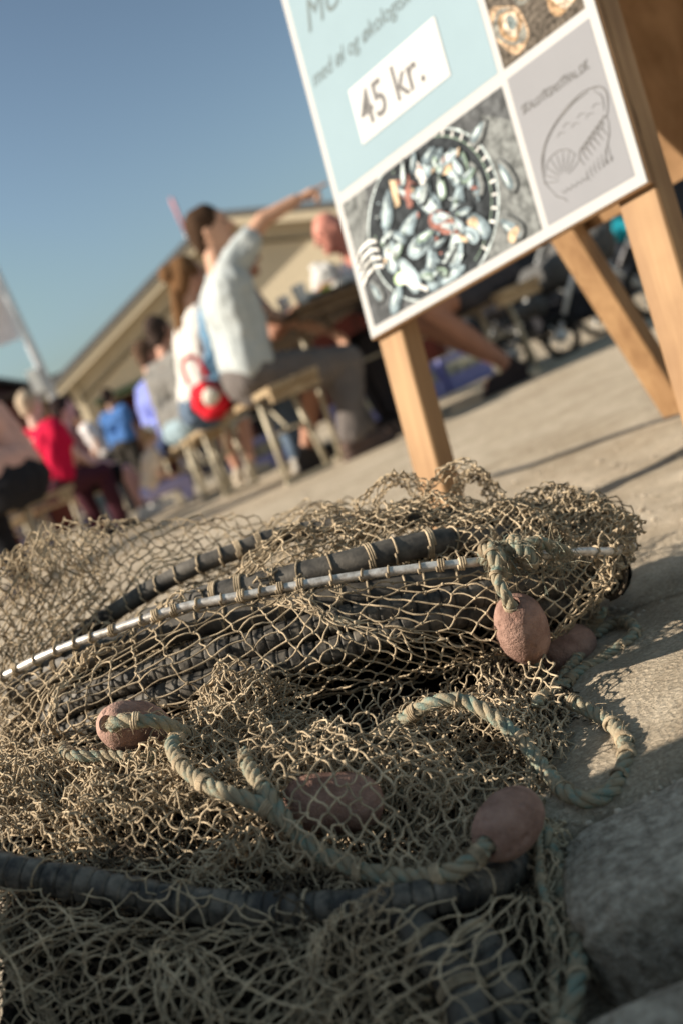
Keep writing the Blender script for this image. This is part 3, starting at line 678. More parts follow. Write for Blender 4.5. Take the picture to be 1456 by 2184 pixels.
# translucent net standing behind, on the left
C_left = grid(
 [(-60, 1165, 1.048), (40, 1150, 1.060), (140, 1132, 1.066), (240, 1106, 1.078), (440, 1102, 1.084), (620, 1092, 1.072), (790, 1092, 1.048)],
 [(-60, 1210, 1.006), (50, 1190, 1.024), (150, 1165, 1.036), (250, 1150, 1.048), (430, 1145, 1.054), (600, 1130, 1.048), (770, 1110, 1.030)],
 [(-60, 1290, 0.976), (50, 1270, 0.994), (150, 1245, 1.006), (260, 1220, 1.024), (420, 1195, 1.030), (570, 1165, 1.024), (740, 1130, 1.012)],
 [(-60, 1370, 0.964), (50, 1350, 0.976), (120, 1330, 0.994), (240, 1285, 1.006), (380, 1235, 1.012), (520, 1185, 1.006), (700, 1140, 1.000)],
 [(-60, 1460, 0.952), (30, 1430, 0.958), (100, 1400, 0.976), (200, 1345, 0.994), (330, 1275, 1.000), (480, 1210, 1.000), (680, 1150, 0.994)])
netsheet(C_left, bar=.0135, slack=1.12, fold=.009, ffreq=7, seed=41, pull=.10, parent=NET)
netsheet(C_left+np.array([.01, .07, -.012]), bar=.0135, slack=1.25, fold=.012, ffreq=7, seed=42, pull=.08, parent=NET)
C_l2 = C_left[:, :4]+np.array([-.012, -.03, -.01])
netsheet(C_l2, bar=.013, slack=1.35, fold=.014, seed=43, pull=.06, parent=NET)
netsheet(C_l2+np.array([0, -.03, -.02]), bar=.013, slack=1.3, fold=.014, seed=44, pull=.06, parent=NET)
# the heap in the middle
C_heap = grid(
 [(-60, 1590, .87), (120, 1570, .84), (400, 1545, .82), (600, 1520, .80), (760, 1500, .79), (960, 1460, .80), (1120, 1450, .82), (1190, 1470, .84)],
 [(-60, 1610, .80), (120, 1605, .77), (300, 1595, .74), (480, 1570, .73), (700, 1560, .72), (900, 1535, .705), (1080, 1520, .705), (1195, 1535, .745)],
 [(-60, 1660, .74), (120, 1655, .71), (300, 1665, .68), (480, 1660, .67), (700, 1650, .67), (900, 1620, .67), (1080, 1600, .69), (1190, 1610, .72)],
 [(-60, 1720, .70), (120, 1730, .67), (300, 1745, .645), (500, 1750, .635), (720, 1750, .63), (920, 1730, .62), (1080, 1690, .64), (1180, 1680, .66)],
 [(-60, 1790, .655), (120, 1800, .64), (320, 1830, .61), (520, 1850, .60), (740, 1850, .59), (920, 1830, .58), (1060, 1790, .58), (1170, 1770, .60)],
 [(-60, 1835, .62), (120, 1870, .60), (300, 1905, .58), (520, 1930, .565), (740, 1930, .55), (930, 1900, .545), (1080, 1850, .56), (1180, 1850, .57)])
netsheet(C_heap, slack=1.3, fold=.013, seed=51, smooth=.85, pull=.06, parent=NET, r=.00064)
netsheet(C_heap+np.array([0, .015, -.012]), slack=1.6, fold=.013, seed=52, smooth=.85, pull=.05, parent=NET, r=.00064)
netsheet(C_heap+np.array([0, .03, -.022]), slack=1.7, fold=.013, seed=53, smooth=.85, pull=.05, parent=NET, r=.00064)
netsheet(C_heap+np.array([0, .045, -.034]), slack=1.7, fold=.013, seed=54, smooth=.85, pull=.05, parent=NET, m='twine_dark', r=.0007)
# scrunched clump beside the left float and the sunlit band
C_cl = grid(
 [(400, 1500, .79), (450, 1450, .785), (520, 1440, .78), (590, 1470, .78), (620, 1530, .77)],
 [(380, 1550, .745), (440, 1500, .74), (520, 1490, .735), (590, 1520, .735), (640, 1580, .73)],
 [(360, 1620, .71), (430, 1590, .70), (520, 1590, .695), (600, 1610, .69), (670, 1640, .69)],
 [(340, 1690, .675), (420, 1680, .67), (520, 1690, .66), (610, 1700, .66), (690, 1700, .66)])
for k in range(3): netsheet(C_cl+np.array([0, .012*k, -.006*k]), slack=1.6, fold=.012, ffreq=20, seed=61+k, smooth=.85, pull=.05, parent=NET, r=.00064)
C_bd = grid(
 [(-60, 1620, .765), (150, 1625, .73), (350, 1630, .70), (600, 1620, .69), (800, 1620, .685), (960, 1620, .68)],
 [(-60, 1665, .72), (150, 1670, .69), (350, 1680, .665), (600, 1680, .655), (800, 1680, .65), (960, 1670, .65)],
 [(-60, 1730, .68), (150, 1740, .655), (350, 1755, .635), (600, 1765, .625), (800, 1770, .615), (960, 1740, .615)])
for k in range(2): netsheet(C_bd+np.array([0, .010*k, -.004*k]), slack=1.6, fold=.009, ffreq=20, seed=71+k, smooth=.85, pull=.06, parent=NET, r=.00064)
# taut net over the buried float
C_fl = grid(
 [(560, 1560, 0.686), (700, 1530, 0.676), (850, 1530, 0.666), (1000, 1570, 0.666), (1130, 1640, 0.656)],
 [(560, 1650, 0.636), (690, 1630, 0.621), (830, 1630, 0.611), (980, 1650, 0.616), (1110, 1700, 0.616)],
 [(580, 1740, 0.596), (700, 1740, 0.576), (830, 1740, 0.571), (950, 1745, 0.576), (1050, 1760, 0.576)],
 [(620, 1830, 0.566), (720, 1850, 0.551), (840, 1860, 0.546), (930, 1840, 0.546), (1020, 1810, 0.551)])
netsheet(C_fl, bar=.0125, slack=1.05, fold=.005, seed=81, pull=.1, parent=NET, r=.0007, stretch=1.15)
# the shaded front, hanging from the ribbed hoop
C_fr = grid(
 [(-80, 1862, .615), (200, 1918, .587), (420, 1955, .570), (640, 1968, .555), (850, 1955, .542), (1000, 1930, .545), (1120, 1890, .565)],
 [(-80, 1940, .575), (190, 1985, .548), (420, 2010, .53), (640, 2015, .512), (860, 2010, .498), (1020, 1990, .495), (1150, 1960, .51)],
 [(-80, 2060, .55), (190, 2090, .52), (420, 2110, .50), (640, 2120, .485), (860, 2110, .472), (1030, 2100, .468), (1190, 2080, .475)],
 [(-80, 2230, .53), (190, 2250, .50), (420, 2260, .48), (640, 2265, .465), (860, 2260, .452), (1030, 2250, .448), (1210, 2240, .45)])
netsheet(C_fr, bar=.0135, slack=1.06, fold=.007, ffreq=7, seed=91, pull=.08, parent=NET, stretch=1.15, r=.0006, jit=.04, bow=.10, warp=2.2)
netsheet(C_fr+np.array([0, .030, -.002]), r=.00052, bar=.012, slack=1.35, fold=.016, seed=92, pull=.06, parent=NET, warp=2.)
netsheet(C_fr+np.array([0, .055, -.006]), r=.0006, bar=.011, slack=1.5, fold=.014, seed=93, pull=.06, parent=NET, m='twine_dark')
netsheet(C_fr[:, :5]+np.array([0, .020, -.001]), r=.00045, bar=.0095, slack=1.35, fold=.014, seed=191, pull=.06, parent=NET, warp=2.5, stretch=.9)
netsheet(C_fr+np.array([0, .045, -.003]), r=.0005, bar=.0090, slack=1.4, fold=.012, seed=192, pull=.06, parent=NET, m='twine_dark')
C_rt = grid(
 [(1010, 1430, .80), (1090, 1440, .79), (1160, 1450, .80), (1195, 1480, .82)],
 [(1060, 1520, .73), (1130, 1520, .735), (1190, 1530, .74), (1240, 1545, .75)],
 [(1090, 1620, .68), (1160, 1620, .68), (1230, 1620, .69), (1310, 1620, .70)],
 [(1110, 1690, .64), (1180, 1690, .635), (1240, 1690, .64), (1300, 1670, .65)])
netsheet(C_rt, slack=1.1, fold=.005, seed=95, pull=.08, parent=NET, stretch=.9)
netsheet(C_rt[:3, :3]+np.array([0, -.02, .012]), slack=1.3, fold=.008, seed=97, pull=.08, parent=NET, stretch=.9)
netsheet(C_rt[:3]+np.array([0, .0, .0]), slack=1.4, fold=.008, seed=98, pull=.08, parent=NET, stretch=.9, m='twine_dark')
C_rd = grid(
 [(1110, 1690, .62), (1150, 1690, .615), (1185, 1700, .62)],
 [(1130, 1800, .58), (1165, 1800, .57), (1200, 1810, .575)],
 [(1140, 1930, .53), (1180, 1930, .525), (1215, 1940, .53)],
 [(1150, 2080, .49), (1190, 2080, .48), (1225, 2080, .485)],
 [(1120, 2230, .46), (1180, 2230, .455), (1220, 2230, .455)])
netsheet(C_rd, slack=1.3, fold=.006, seed=96, pull=.08, parent=NET, stretch=.9)

# near-black sheets standing in for the shade inside the heap
def shade_liner(C, off, seed, amp=.008, thick=.02):
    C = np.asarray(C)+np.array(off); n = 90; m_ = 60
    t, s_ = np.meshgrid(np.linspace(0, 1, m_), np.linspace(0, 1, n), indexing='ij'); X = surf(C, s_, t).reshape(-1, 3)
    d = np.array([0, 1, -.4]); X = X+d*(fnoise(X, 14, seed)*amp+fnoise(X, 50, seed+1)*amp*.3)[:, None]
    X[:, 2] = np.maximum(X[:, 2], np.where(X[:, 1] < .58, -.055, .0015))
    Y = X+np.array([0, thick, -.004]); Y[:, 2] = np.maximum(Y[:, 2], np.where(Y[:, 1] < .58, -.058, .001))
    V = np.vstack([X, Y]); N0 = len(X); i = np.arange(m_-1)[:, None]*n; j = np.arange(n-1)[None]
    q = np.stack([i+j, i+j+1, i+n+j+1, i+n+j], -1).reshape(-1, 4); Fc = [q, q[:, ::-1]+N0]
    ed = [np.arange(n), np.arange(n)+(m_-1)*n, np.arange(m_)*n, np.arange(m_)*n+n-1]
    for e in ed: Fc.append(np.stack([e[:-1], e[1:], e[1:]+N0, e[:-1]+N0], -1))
    obj('heap_shade_sheet', V, np.vstack(Fc), M['heap_shade'], NET, True, 'near-black sheet standing in for shade deep inside the heap')
M['heap_shade'] = mat('heap_shade_dark', (.008, .007, .006), .95, scale=300, col2=(.045, .036, .026), bump=1., bscale=420, bdist=.004, spec=.05, cut=(.45, .7))  # near-black colour painted in as the heap's inner shade
shade_liner(C_body, (0, .135, -.016), 201)
shade_liner(np.stack([C_body[-2]+np.array([0, .10, .0]), C_body[-1]+np.array([0, .05, -.01]), C_heap[0]+np.array([0, .045, -.02]), C_heap[1]+np.array([0, .05, -.03])]), (0, 0, 0), 206, .005)
shade_liner(C_heap, (0, .055, -.036), 202)
C_fl2 = np.vstack([C_fr, C_fr[-1:]+np.array([[[-.005, -.09, -.05]]])]); shade_liner(C_fl2, (0, .070, -.008), 203)
shade_liner(C_rd+np.array([-.02, .02, -.02]), (0, 0, 0), 205, .004, .01)
shade_liner(C_top, (0, .05, -.045), 204, .006, .01)

# ropes
rope([(300, 1552, .742), (258, 1547, .722), (243, 1545, .706), (255, 1534, .698), (300, 1534, .694), (345, 1542, .696), (385, 1562, .705), (420, 1590, .725)], .0062, NET, 1)
rope([(130, 1590, .76), (150, 1606, .722), (220, 1614, .712), (300, 1614, .705), (370, 1606, .71)], .0052, NET, 2)
rope([(392, 1560, .715), (366, 1590, .682), (385, 1632, .652), (430, 1667, .630), (490, 1692, .612), (555, 1718, .600), (620, 1760, .592)], .0062, NET, 3)
rope([(520, 1600, .66), (540, 1650, .63), (575, 1700, .605), (620, 1760, .588), (690, 1815, .572), (780, 1858, .552), (870, 1872, .540), (950, 1862, .528), (1005, 1834, .526), (1038, 1800, .534), (1082, 1756, .553), (1120, 1716, .57)], .0064, NET, 4, label='thick green and tan rope running through the right hand float')
raw5 = catmull(np.vstack([PP([(820, 1560, .74), (860, 1530, .715), (920, 1500, .70), (990, 1497, .695), (1060, 1530, .68), (1120, 1582, .662), (1165, 1645, .64)]), [G(1212, 1692, .010), G(1260, 1702, .007), G(1305, 1675, .007), G(1332, 1615, .007), G(1322, 1568, .008), G(1270, 1525, .010), G(1205, 1492, .02)]]), 16)
rope(None, .0066, NET, 5, raw=raw5)
rope([(790, 1730, .655), (880, 1690, .66), (960, 1680, .665), (1010, 1640, .685), (1060, 1590, .715), (1100, 1560, .74)], .0062, NET, 6)
rope([(1120, 1720, .625), (1135, 1670, .645), (1135, 1610, .67), (1110, 1560, .70)], .0060, NET, 7)
def grope(pts, r, sd):
    raw = catmull(np.array([G(px, py, z) for px, py, z in pts]), 14); return rope(None, r, NET, sd, raw=raw)
grope([(1140, 1500, .03), (1185, 1465, .012), (1225, 1410, .009), (1255, 1345, .012), (1290, 1300, .03)], .0062, 8)
grope([(1170, 1500, .008), (1225, 1440, .007), (1290, 1395, .007), (1340, 1362, .007), (1357, 1340, .007), (1335, 1325, .007), (1300, 1332, .007), (1262, 1360, .007)], .0060, 9)
rope([(1130, 1700, .60), (1165, 1780, .58), (1195, 1870, .553), (1215, 1960, .52), (1226, 2050, .495), (1222, 2130, .475), (1200, 2230, .46)], .0062, NET, 10)
rope([(1140, 1720, .60), (1150, 1850, .55), (1175, 1980, .51), (1190, 2230, .458)], .0030, NET, 11, whip=.02)
rope([(1062, 1195, .785), (1062, 1240, .768), (1088, 1284, .762), (1112, 1342, .782), (1133, 1405, .802), (1158, 1450, .82), (1180, 1500, .84)], .0058, NET, 12)
# knot of rope on the steel hoop
kc = P(1085, 1188, .788); KX = P(1125, 1176, .788)-P(1045, 1202, .788); KX /= np.linalg.norm(KX); KZ = np.cross(KX, FW); KZ /= np.linalg.norm(KZ); KY = np.cross(KZ, KX)
raw = []
for k in range(150):
    a = k/150*2*math.pi*4
    x = (k/150-.5)*.040+.007*math.sin(a*.5); rr = .0092+.0034*math.sin(a*.7+1)
    raw.append(kc+KX*x+KY*rr*math.cos(a)+KZ*rr*math.sin(a)*.9)
rope(None, .0070, NET, 13, name='knot', raw=np.array(raw), whip=.03, label='frayed knot of green rope')
rope([(1100, 1180, .785), (1125, 1160, .784), (1155, 1158, .790), (1185, 1170, .80), (1220, 1182, .815)], .0066, NET, 14, name='rope')
mf = MB(); g = np.random.default_rng(4)
for k in range(420):
    c = P(g.uniform(1030, 1220), g.uniform(1150, 1225), .787+g.uniform(-.01, .02)); d = g.normal(size=3); l = g.uniform(.003, .009)
    mf.tube([c, c+d*l*.5, c+d*l+np.array([0, 0, -l*.4])], .00022, 3, False)
mf.build('frayed_fibre', M['rope'], NET, True)['kind'] = 'stuff'
# loose twine dangling from the right end
for pts in ([(1325, 1175, .86), (1335, 1210, .85), (1332, 1245, .845), (1318, 1270, .85), (1300, 1280, .86)], [(1320, 1200, .86), (1330, 1240, .85), (1300, 1275, .86), (1280, 1260, .87)]):
    mb = MB(); mb.tube(catmull(PP(pts), 8), .0012, 6); mb.build('loose_twine', M['twine_dark'], NET, True)
# floats
floatb(P(1112, 1342, .782), P(1131, 1400, .800)-P(1090, 1287, .764), .056, .0415, NET, 1, 'round red float hanging below the rope knot')
floatb(P(290, 1550, .735), P(390, 1560, .77)-P(200, 1540, .70), .054, .038, NET, 2, 'dark red float at the left with a rope through it')
floatb(P(712, 1712, .622), P(800, 1700, .63)-P(620, 1700, .625), .053, .038, NET, 3, 'red float trapped beneath the meshes')
floatb(P(1082, 1756, .553), P(1135, 1700, .573)-P(1035, 1803, .528), .0455, .034, NET, 4, 'pinkish red float at the end of the thick rope')
floatb(P(1205, 1388, .86), P(1240, 1370, .87)-P(1170, 1410, .85), .052, .040, NET, 5, 'red float in shadow under the right end of the bundle')

# ------------------------------------------------------------ people
SK = {}
def skin(c):
    k = tuple(c)
    if k not in SK: SK[k] = mat('skin', c, .6, .12, 25, spec=.3)
    return SK[k]
CL = {}
def cloth(c):
    k = tuple(c)
    if k not in CL: CL[k] = mat('fabric', c, .9, .14, 18, bump=.3, bscale=300, spec=.1)
    return CL[k]
def capsule(mb, a, b, ra, rb, n=12):
    a = np.array(a, float); b = np.array(b, float); d = b-a; L = np.linalg.norm(d)
    if L < 1e-6: return mb.ell(a, ra, ra, ra)
    d /= L; pts = []; rr = []
    for k in range(1, 5):
        t = math.pi/2*k/4; pts.append(a-d*ra*math.cos(t)); rr.append(ra*math.sin(t))
    for k in range(4):
        t = math.pi/2*k/4; pts.append(b+d*rb*math.sin(t)); rr.append(rb*math.cos(t))
    mb.tube(np.array(pts), np.maximum(np.array(rr), .0008), n)
def fuse(mb, name, m, parent, voxel, wr=0., seed=1, label=None, sm=2):
    o = mb.build(name, m, parent, True, label)
    md = o.modifiers.new('r', 'REMESH'); md.mode = 'VOXEL'; md.voxel_size = voxel; md.use_smooth_shade = True
    if sm: m2 = o.modifiers.new('s', 'SMOOTH'); m2.factor = .5; m2.iterations = sm
    bpy.context.view_layer.update(); dg = bpy.context.evaluated_depsgraph_get()
    me = bpy.data.meshes.new_from_object(o.evaluated_get(dg)); o.modifiers.clear(); old = o.data; o.data = me; bpy.data.meshes.remove(old)
    if wr and len(me.vertices):
        n = len(me.vertices); co = np.zeros(n*3, np.float32); me.vertices.foreach_get('co', co); co = co.reshape(-1, 3).astype(float)
        no = np.zeros(n*3, np.float32); me.vertex_normals.foreach_get('vector', no); no = no.reshape(-1, 3)
        q = co*np.array([1, 1, .55]); w = fnoise(q, 9, seed)+.6*np.abs(fnoise(q, 20, seed+1))
        co += no*(w*wr)[:, None]; me.vertices.foreach_set('co', co.astype(np.float32).ravel()); me.update()
    me.polygons.foreach_set('use_smooth', np.ones(len(me.polygons), bool))
    return o
def ik(a, t, l1, l2, hint):
    a = np.array(a, float); t = np.array(t, float); d = t-a; L = np.linalg.norm(d)
    if L > (l1+l2)*.995: t = a+d/L*(l1+l2)*.995; d = t-a; L = np.linalg.norm(d)
    x = (l1*l1-l2*l2+L*L)/(2*L); h = math.sqrt(max(l1*l1-x*x, 0)); u = d/L; hn = np.array(hint, float); hn = hn-u*np.dot(hn, u); hn /= np.linalg.norm(hn)+1e-9
    return a+u*x+hn*h, t
def person(label, x, y, yaw, pose='sit', lean=10, z0=0., seat=.45, skin_c=(.42, .25, .18), hair=(.05, .035, .025), shirt=(.3, .3, .3), trous=(.05, .05, .06), sleeve=.45, leg_cover=1., shoe=(.05, .045, .045),
           rh=None, lh=None, re=None, point=False, group=None, voxel=.008, hairstyle='short', ankle=None, headturn=0, sc=1., seed=1, torso_vis=True, knees=None, hat=None, twist=0, kdrop=.03):
    yw = math.radians(yaw); f = np.array([math.cos(yw), math.sin(yw), 0]); l = np.array([-f[1], f[0], 0]); z = np.array([0, 0, 1.])
    t = thing('person', label, 'person', (x, y, z0), group)
    base = np.array([x, y, z0])
    def Lc(a, b, c): return base+f*a*sc+l*b*sc+z*c*sc
    pz = (seat-z0)/sc+.085 if pose == 'sit' else .90
    if pose == 'squat': pz = .28
    pel = Lc(0, 0, pz); la = math.radians(lean); tw = math.radians(twist)
    tu = f*math.sin(la)+z*math.cos(la); tf = f*math.cos(la)-z*math.sin(la)
    l2 = l*math.cos(tw)+tf*math.sin(tw)*-1; 
    neck = pel+tu*.50*sc; sh = [neck-tu*.03*sc+l2*s*.165*sc for s in (-1, 1)]      # 0 = right, 1 = left
    hu = (tu*.35+z*.65); hu /= np.linalg.norm(hu); head = neck+(hu*.205+f*.03)*sc
    ht = math.radians(headturn); hf = f*math.cos(ht)+l*math.sin(ht); hf = hf-hu*np.dot(hf, hu); hf /= np.linalg.norm(hf); hl = np.cross(hu, hf)
    hipj = [pel+l*s*.095*sc for s in (-1, 1)]
    if pose == 'stand':
        kn = [Lc(.02+.03*s, s*.10, .48) for s in (-1, 1)]; an = [Lc(-.02+.05*s, s*.11, .08) for s in (-1, 1)]
    else:
        kz = pz if pose == 'sit' else .42
        kn = [hipj[i]+(f*.42+l*s*.05)*sc+z*(kz-pz-kdrop)*sc for i, s in enumerate((-1, 1))]
        ax = ankle if ankle else (.40, .44)
        an = [Lc(ax[i], s*.14, .09) for i, s in enumerate((-1, 1))]
    hands = []
    for i, (s, tg) in enumerate(((-1, rh), (1, lh))):
        if tg is None: tg = kn[i]+z*.07*sc-f*.06*sc if pose != 'stand' else sh[i]-z*.50*sc+f*.10*sc
        hint = -z-f*.5+l*s*.4
        if i == 0 and re is not None: e = np.array(re); w = np.array(tg)
        else: e, w = ik(sh[i], tg, .29*sc, .26*sc, hint)
        hands.append((e, w))
    k = sc; mb = MB()
    # head
    mb.ell(head+hf*.0, .096*k, .076*k, .115*k, hf, hl, hu); mb.ell(head+hf*.030*k-hu*.055*k, .062*k, .055*k, .062*k, hf, hl, hu)
    mb.ell(head+hf*.045*k+hu*.032*k, .050*k, .062*k, .030*k, hf, hl, hu)
    capsule(mb, head+hf*.092*k+hu*.012*k, head+hf*.112*k-hu*.018*k, .009*k, .014*k)
    mb.ell(head+hf*.088*k-hu*.058*k, .012*k, .024*k, .010*k, hf, hl, hu); mb.ell(head+hf*.082*k-hu*.088*k, .018*k, .022*k, .018*k, hf, hl, hu)
    for s in (-1, 1): mb.ell(head+hl*s*.076*k-hf*.005*k-hu*.005*k, .020*k, .010*k, .032*k, hf, hl, hu)
    capsule(mb, head-hu*.06*k-hf*.015*k, neck-tu*.03*k, .052*k, .06*k)
    # torso and limbs
    capsule(mb, sh[0], sh[1], .058*k, .058*k); capsule(mb, neck-tu*.15*k-l2*.08*k, neck-tu*.15*k+l2*.08*k, .105*k, .105*k); capsule(mb, pel+tu*.08*k-l*.05*k, pel+tu*.08*k+l*.05*k, .10*k, .10*k)
    for i in (0, 1):
        capsule(mb, sh[i]-tu*.06*k, hipj[i]+tu*.05*k, .085*k, .098*k)
        capsule(mb, hipj[i], kn[i], .088*k, .055*k); capsule(mb, kn[i], kn[i]*.6+an[i]*.4, .053*k, .052*k); capsule(mb, kn[i]*.6+an[i]*.4, an[i], .052*k, .036*k)
        toe = an[i]+(f*.15-z*.045)*k; capsule(mb, an[i]-z*.03*k, toe, .035*k, .028*k)
        e, w = hands[i]; capsule(mb, sh[i], e, .050*k, .038*k); capsule(mb, e, w, .039*k, .027*k)
        dw = w-e; dw /= np.linalg.norm(dw); side = l*(-1 if i else 1); side = side-dw*np.dot(side, dw); side /= np.linalg.norm(side)+1e-9; pn = np.cross(dw, side)
        if pn[2] > 0: pn = -pn                                  # palm faces down
        for q in range(4): capsule(mb, w+dw*.01*k, w+dw*.085*k+side*(.024-.016*q)*k, .016*k, .013*k)
        ln = [.072, .080, .075, .060]; tight = point and i == 0
        for q in range(4):
            b0 = w+dw*.09*k+side*(.027-.018*q)*k; str_ = tight and q == 0
            c1, c2 = (0, 0) if str_ else ((70, 140) if tight else (22+6*q, 55+8*q))
            d1 = dw*math.cos(math.radians(c1))+pn*math.sin(math.radians(c1)); d2 = dw*math.cos(math.radians(c2))+pn*math.sin(math.radians(c2))
            m1 = b0+d1*ln[q]*.5*k; capsule(mb, b0-dw*.02*k, m1, .0105*k, .0095*k); capsule(mb, m1, m1+d2*ln[q]*.5*k, .0095*k, .0080*k)
        tb = w+dw*.025*k+side*.022*k; tm = tb+(dw*.6+side*.7+pn*.3)*.042*k; capsule(mb, tb, tm, .014*k, .0115*k); capsule(mb, tm, tm+(dw*.9+side*.1+pn*.35)*.032*k, .0115*k, .009*k)
    body = fuse(mb, 'body', skin(skin_c), t, voxel)
    # eyes and mouth
    for s in (-1, 1):
        mb = MB(); mb.ell(head+hf*.083*k+hl*s*.030*k+hu*.012*k, .009*k, .014*k, .008*k, hf, hl, hu, 10, 6); mb.build('eye', EYE, body, True)
    mb = MB(); mb.ell(head+hf*.095*k-hu*.056*k, .006*k, .022*k, .005*k, hf, hl, hu, 10, 6); mb.build('mouth', LIP, body, True)
    # hair
    if hairstyle != 'none':
        mb = MB(); mb.ell(head-hf*.018*k+hu*.022*k, .098*k, .086*k, .108*k, hf, hl, hu); mb.ell(head-hf*.05*k-hu*.03*k, .055*k, .072*k, .075*k, hf, hl, hu)
        if hairstyle == 'bun': mb.ell(head-hf*.10*k+hu*.045*k, .052*k, .052*k, .05*k)
        if hairstyle == 'long': capsule(mb, head-hf*.07*k, neck-tu*.16*k-tf*.11*k, .062*k, .038*k); 
        if hairstyle == 'bun': capsule(mb, head-hf*.08*k-hu*.05*k, neck-tu*.10*k-tf*.09*k, .045*k, .022*k)
        fuse(mb, 'hair', cloth(hair), t, max(voxel, .007), .003, seed)
    if hat:
        mb = MB(); mb.ell(head+hu*.045*k, .104*k, .092*k, .085*k, hf, hl, hu); mb.ell(head+hf*.12*k+hu*.045*k, .07*k, .07*k, .008*k, hf, hl, hu); fuse(mb, 'cap', cloth(hat), t, .007)
    # shirt
    g = .014*k; mb = MB()
    capsule(mb, sh[0]-tu*.01*k, sh[1]-tu*.01*k, .058*k+g, .058*k+g); capsule(mb, neck-tu*.16*k-l2*.08*k, neck-tu*.16*k+l2*.08*k, .105*k+g, .105*k+g); capsule(mb, pel+tu*.09*k-l*.06*k, pel+tu*.09*k+l*.06*k, .108*k+g, .108*k+g)
    for i in (0, 1):
        capsule(mb, sh[i]-tu*.06*k, hipj[i]+tu*.05*k, .085*k+g, .098*k+g); e, w = hands[i]
        if sleeve <= 1: capsule(mb, sh[i], sh[i]+(e-sh[i])*sleeve*1.3, .053*k+g, .050*k+g)
        else: capsule(mb, sh[i], e, .053*k+g, .042*k+g); capsule(mb, e, w-(w-e)*.05, .042*k+g, .030*k+g)
    fuse(mb, 'shirt', cloth(shirt), t, max(voxel, .009), .0055*k, seed+5)
    # trousers, shorts or skirt
    mb = MB(); capsule(mb, pel-l*.06*k-tu*.0, pel+l*.06*k, .115*k+g*.7, .115*k+g*.7)
    for i in (0, 1):
        if leg_cover > .5: capsule(mb, hipj[i], kn[i], .092*k+g, .063*k+g); q = (leg_cover-.5)*2*.92; capsule(mb, kn[i], kn[i]*(1-q)+an[i]*q, .060*k+g, .052*k+g)
        else: q = leg_cover*2; capsule(mb, hipj[i], hipj[i]*(1-q)+kn[i]*q, .092*k+g, .078*k+g)
    fuse(mb, 'trousers', cloth(trous), t, max(voxel, .009), .005*k, seed+9)
    for i in (0, 1):
        mb = MB(); a = an[i]-z*.035*k; capsule(mb, a-f*.03*k, a+f*.14*k-z*.015*k, .046*k, .036*k); mb.box(a+f*.055*k-z*.046*k, .27*k, .085*k, .018*k, f, l, z); capsule(mb, a, an[i]+z*.01*k, .046*k, .044*k)
        fuse(mb, 'shoe', cloth(shoe), t, max(voxel, .007))
    return t, dict(head=head, neck=neck, pel=pel, sh=sh, f=f, l=l)
EYE = mat('eye', (.02, .015, .012), .3); LIP = mat('lip', (.30, .09, .08), .6)

def lp(px, py, d): return P(px, py, d)
# the near bench group
person('man in a pale blue t-shirt and grey trousers pointing from the near bench end', -.14, 5.12, 15, 'sit', 8, kdrop=.11, shirt=(.42, .46, .47), trous=(.135, .12, .115), hair=(.055, .032, .02), skin_c=(.55, .32, .22),
       rh=lp(632, 427, 4.98), re=lp(560, 470, 4.98), lh=np.array([.30, 5.42, .60]), point=True, voxel=.006, ankle=(.30, .46), seed=3, shoe=(.10, .07, .06), headturn=-25, group=None)
person('woman with a brown bun and long white sleeves seated behind the pointing man', -.46, 5.95, 17, 'sit', 19, shirt=(.64, .62, .59), trous=(.10, .14, .20), sleeve=2, hair=(.16, .085, .04), hairstyle='bun', skin_c=(.5, .30, .21), voxel=.008, seed=13, shoe=(.4, .38, .35))
person('person with sunburnt arms and mauve top leaning on the table beyond the pointing man', -.27, 5.72, 15, 'sit', 30, shirt=(.16, .09, .10), trous=(.14, .10, .08), leg_cover=.45, hair=(.07, .035, .02), skin_c=(.40, .20, .13), voxel=.008, seed=23, rh=np.array([.30, 5.45, .80]), lh=np.array([.38, 5.75, .80]), ankle=(.20, .30))
person('bald red faced man in a dark jacket on the far side of the table', .90, 6.25, 197, 'sit', 33, shirt=(.07, .07, .09), trous=(.05, .05, .06), sleeve=2, hairstyle='none', skin_c=(.60, .25, .19), voxel=.008, seed=33, rh=np.array([.52, 6.25, .80]), lh=np.array([.48, 5.85, .80]))
person('person in dark shorts with bare crossed legs seated behind the sign', 1.16, 5.5, 192, 'sit', 15, shirt=(.06, .07, .09), trous=(.05, .05, .06), leg_cover=.25, skin_c=(.36, .18, .12), voxel=.008, seed=43, ankle=(.02, .14), shoe=(.04, .03, .03), rh=np.array([.72, 5.6, .80]), lh=np.array([.78, 5.35, .80]))
person('man in a grey t-shirt and light denim shorts seated on the bench seen from behind', -.78, 7.7, 42, 'sit', 12, shirt=(.20, .195, .185), trous=(.28, .37, .42), leg_cover=.45, hair=(.05, .035, .03), skin_c=(.52, .28, .2), voxel=.009, seed=53, shoe=(.5, .44, .36), ankle=(.30, .40))
person('person in a lilac blue shirt bending beside the man in grey', -1.06, 8.7, 35, 'sit', 14, shirt=(.22, .26, .62), trous=(.06, .08, .16), hair=(.10, .06, .04), skin_c=(.52, .28, .2), voxel=.01, seed=63)
person('dark haired person with a flushed face seated far behind the table', .12, 9.1, 200, 'sit', 8, shirt=(.2, .1, .1), trous=(.05, .05, .06), hair=(.035, .02, .015), skin_c=(.52, .22, .17), voxel=.01, seed=73)
person('child in a white cap and lilac trousers crouching behind the bench', -1.28, 8.35, 20, 'sit', 25, seat=.16, shirt=(.62, .52, .42), trous=(.36, .36, .62), hair=(.3, .2, .12), skin_c=(.62, .42, .32), hat=(.75, .75, .75), voxel=.01, seed=83, sc=.62, shoe=(.7, .68, .62))
